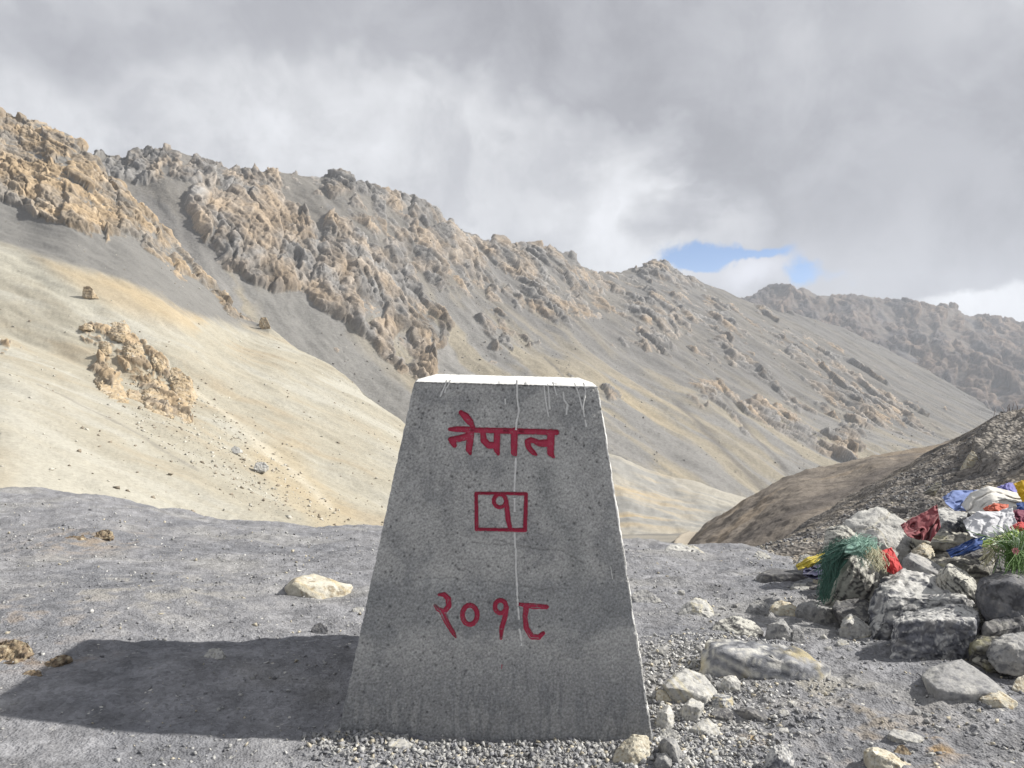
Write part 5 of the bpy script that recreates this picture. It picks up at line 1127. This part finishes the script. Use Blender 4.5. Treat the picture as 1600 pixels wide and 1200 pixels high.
cloth('prayer_flag', 'long blue cloth showing low between the layered rocks', 'prayer flag', C_['deepblue'], [(1478, 860), (1500, 852), (1522, 840), (1550, 834)], [(1486, 871), (1508, 867), (1530, 858), (1556, 848)], 3.40, 3.34, 1.4, .016, 31, group=FL, along='v')
cloth('prayer_flag', 'small red and faded corner of cloth above the plastic grass', 'prayer flag', C_['red'], [(1578, 824), (1592, 816), (1612, 816)], [(1584, 832), (1598, 830), (1618, 830)], 3.36, 3.3, 1.2, .012, 33, group=FL)
cloth('prayer_flag', 'olive yellow cloth strip leading down to the plastic grass', 'prayer flag', C_['lime'], [(1536, 846), (1560, 838), (1590, 826)], [(1534, 856), (1562, 850), (1594, 836)], 3.30, 3.24, 1.5, .012, 35, group=FL, along='v')

def strands(name, label, cat, parts, group=None):
    """a shaggy thing of many thin ribbons: parts = [(part name, material, list of (points, radius))]"""
    cen = np.mean([p_[0] for _, _, ls in parts for p_ in ls[0][0:1]], 0)
    root = empty(name, tuple(cen), label, cat, group)
    for pn_, mat_, ls in parts:
        VV, FF, off = [], [], 0
        for pts, rad in ls:
            V, Fc = tube(pts, rad, 4); VV.append(V); FF.append(Fc + off); off += len(V)
        o = mesh_from(pn_, np.concatenate(VV), np.concatenate(FF), mat_); child_of(o, root)
    return root
rs = np.random.RandomState(55)
def bez(p0, p1, p2, n=10):
    t_ = np.linspace(0, 1, n)[:, None]; return p0 * (1 - t_) ** 2 + 2 * p1 * t_ * (1 - t_) + p2 * t_ ** 2
def fan(px0, py0, px1, py1, D0, D1, n, bow, rad, spread0=6, spread1=10, nn=10):
    ls = []
    for _ in range(n):
        k = rs.rand()
        a_ = unproj(px0 + rs.normal(0, spread0), py0 + rs.normal(0, spread0 * .5), D0 + rs.normal(0, .02))
        e_ = unproj(px1 + rs.normal(0, spread1), py1 + rs.normal(0, spread1), D1 + rs.normal(0, .03))
        m_ = (a_ + e_) / 2 + np.array([rs.normal(0, .015), -.02 + rs.normal(0, .015), bow + rs.normal(0, .012)])
        q = bez(a_, m_, e_, nn); q += .004 * rs.normal(0, 1, q.shape) * np.linspace(0, 1, nn)[:, None]
        ls.append((q, rad * rs.uniform(.6, 1.3)))
    return ls
dark = fan(1334, 851, 1290, 884, 3.34, 3.38, 160, .03, .0013, 9, 7) + fan(1318, 850, 1288, 872, 3.42, 3.46, 90, .02, .0013, 12, 6) + fan(1300, 876, 1287, 932, 3.33, 3.31, 150, .012, .0013, 7, 5)
lite = fan(1348, 846, 1322, 856, 3.34, 3.32, 90, .02, .0011, 10, 6) + fan(1352, 848, 1352, 866, 3.32, 3.26, 120, .02, .0011, 11, 9)
tail = fan(1362, 858, 1378, 888, 3.26, 3.18, 34, .03, .0012, 5, 8, 14) + fan(1356, 862, 1366, 884, 3.24, 3.2, 24, .02, .0012, 6, 8, 14)
root = strands('garland', 'shaggy green shredded garland draped over the tall streaked rock', 'garland', [('green_fringe', C_['green'], dark), ('pale_fringe', C_['palegreen'], lite), ('loose_thread', C_['straw'], tail)], FL)
for et_, eb_, Dt, Db, sd_, mt_ in (([(1350, 845), (1330, 842), (1306, 852), (1290, 866)], [(1346, 858), (1326, 862), (1306, 876), (1292, 886)], 3.36, 3.34, 41, 'green'), ([(1306, 872), (1298, 890), (1290, 912), (1286, 934)], [(1326, 874), (1312, 892), (1302, 912), (1296, 936)], 3.37, 3.31, 43, 'green'), ([(1324, 846), (1340, 842), (1358, 846), (1366, 856)], [(1320, 864), (1338, 868), (1356, 872), (1370, 872)], 3.33, 3.25, 45, 'palegreen')):
    o = cloth('net_cloth', None, None, C_[mt_], et_, eb_, Dt, Db, 2.5, .012, sd_, crumple=.02, along='v'); o.parent = root; o.location = o.location - root.location
gr = []
for _ in range(150):
    gr += fan(1585 + rs.normal(0, 10), 885 + rs.normal(0, 10), 1585 + rs.normal(0, 26), 838 + rs.normal(0, 9), 3.08, 3.06, 1, .03, .0013, 2, 3, 8)
for _ in range(60):
    gr += fan(1592 + rs.normal(0, 10), 862, 1598 + rs.normal(0, 16), 905 + rs.normal(0, 10), 3.04, 2.98, 1, .05, .0013, 3, 4, 8)
wt = []
for _ in range(26):
    wt += fan(1588, 872, 1586 + rs.normal(0, 24), 838 + rs.normal(0, 9), 3.06, 3.02, 1, .04, .0018, 3, 3, 8)
straw_ = fan(1570, 852, 1538, 876, 3.1, 3.12, 22, .03, .0024, 10, 8) + fan(1574, 860, 1552, 850, 3.1, 3.1, 18, .03, .0024, 8, 6)
M_GRASS = cloth_mat('plastic_green', (.12, .22, .06, 1), .6); M_PALEGRASS = cloth_mat('plastic_pale_green', (.40, .50, .36, 1), .5); M_PINK = cloth_mat('faded_pink', (.52, .24, .24, 1), .7)
root = strands('plastic_grass', 'tuft of green plastic grass with faded pink flower at the right edge of the cairn', 'plastic plant', [('blade_tuft', M_GRASS, gr), ('pale_blades', M_PALEGRASS, wt), ('dry_blades', C_['straw'], straw_)], None)
VV, FF, off = [], [], 0
fc = unproj(1584, 860, 2.98)
for k in range(11):
    an = k * 2.4; el = .3 + .5 * (k % 3) / 2
    dr = np.array([math.cos(an) * math.cos(el), -math.sin(el) - .2, math.sin(an) * math.cos(el)]); sdv = np.cross(dr, [0, -1, .1]); sdv /= np.linalg.norm(sdv)
    L_ = .016
    pet = np.array([fc, fc + dr * L_ * .5 - sdv * L_ * .35, fc + dr * L_ * 1.1 - [0, .002, 0], fc + dr * L_ * .5 + sdv * L_ * .35]); VV.append(pet); FF.append(np.array([[0, 1, 2, 3]]) + off); off += 4
o = mesh_from('flower_head', np.concatenate(VV), np.concatenate(FF), M_PINK, smooth=False); child_of(o, root)
# bare twiggy bush on the skyline of the shaly slope
tw = []
for k in range(16):
    bx_ = 1572 + rs.normal(0, 7); tw += fan(bx_, 652, bx_ + rs.normal(0, 8), 637 + rs.normal(0, 5), 10.2, 10.2, 1, .0, .0035, 2, 2, 6)
strands('bush', 'bare twiggy bush on the skyline of the shaly slope', 'bush', [('twig', cloth_mat('twig_bark', (.16, .12, .11, 1), .9), tw)])

# ------------------------------------------------------------------ air
me = bpy.data.meshes.new('haze'); bm = bmesh.new(); bmesh.ops.create_cube(bm, size=1.0)
lo_, hi_ = np.array([-2600., -160., -110.]), np.array([2600., 2500., HAZE_TOP])
for v in bm.verts: v.co = [(lo_[i] + hi_[i]) / 2 + v.co[i] * (hi_[i] - lo_[i]) for i in range(3)]
bm.to_mesh(me); bm.free()
o = bpy.data.objects.new('haze', me); COL.objects.link(o); tag(o, 'thin pale mountain haze', kind='stuff')
m = bpy.data.materials.new('thin_haze'); m.use_nodes = True; m.node_tree.nodes.clear(); t = NT(m.node_tree)
pv = t.n('ShaderNodeVolumePrincipled'); pv.inputs['Color'].default_value = (.80, .86, .95, 1); pv.inputs['Density'].default_value = HAZE_DENSITY; pv.inputs['Anisotropy'].default_value = 0.1
ou = t.n('ShaderNodeOutputMaterial'); t.put(ou.inputs['Volume'], pv.outputs[0]); me.materials.append(m)
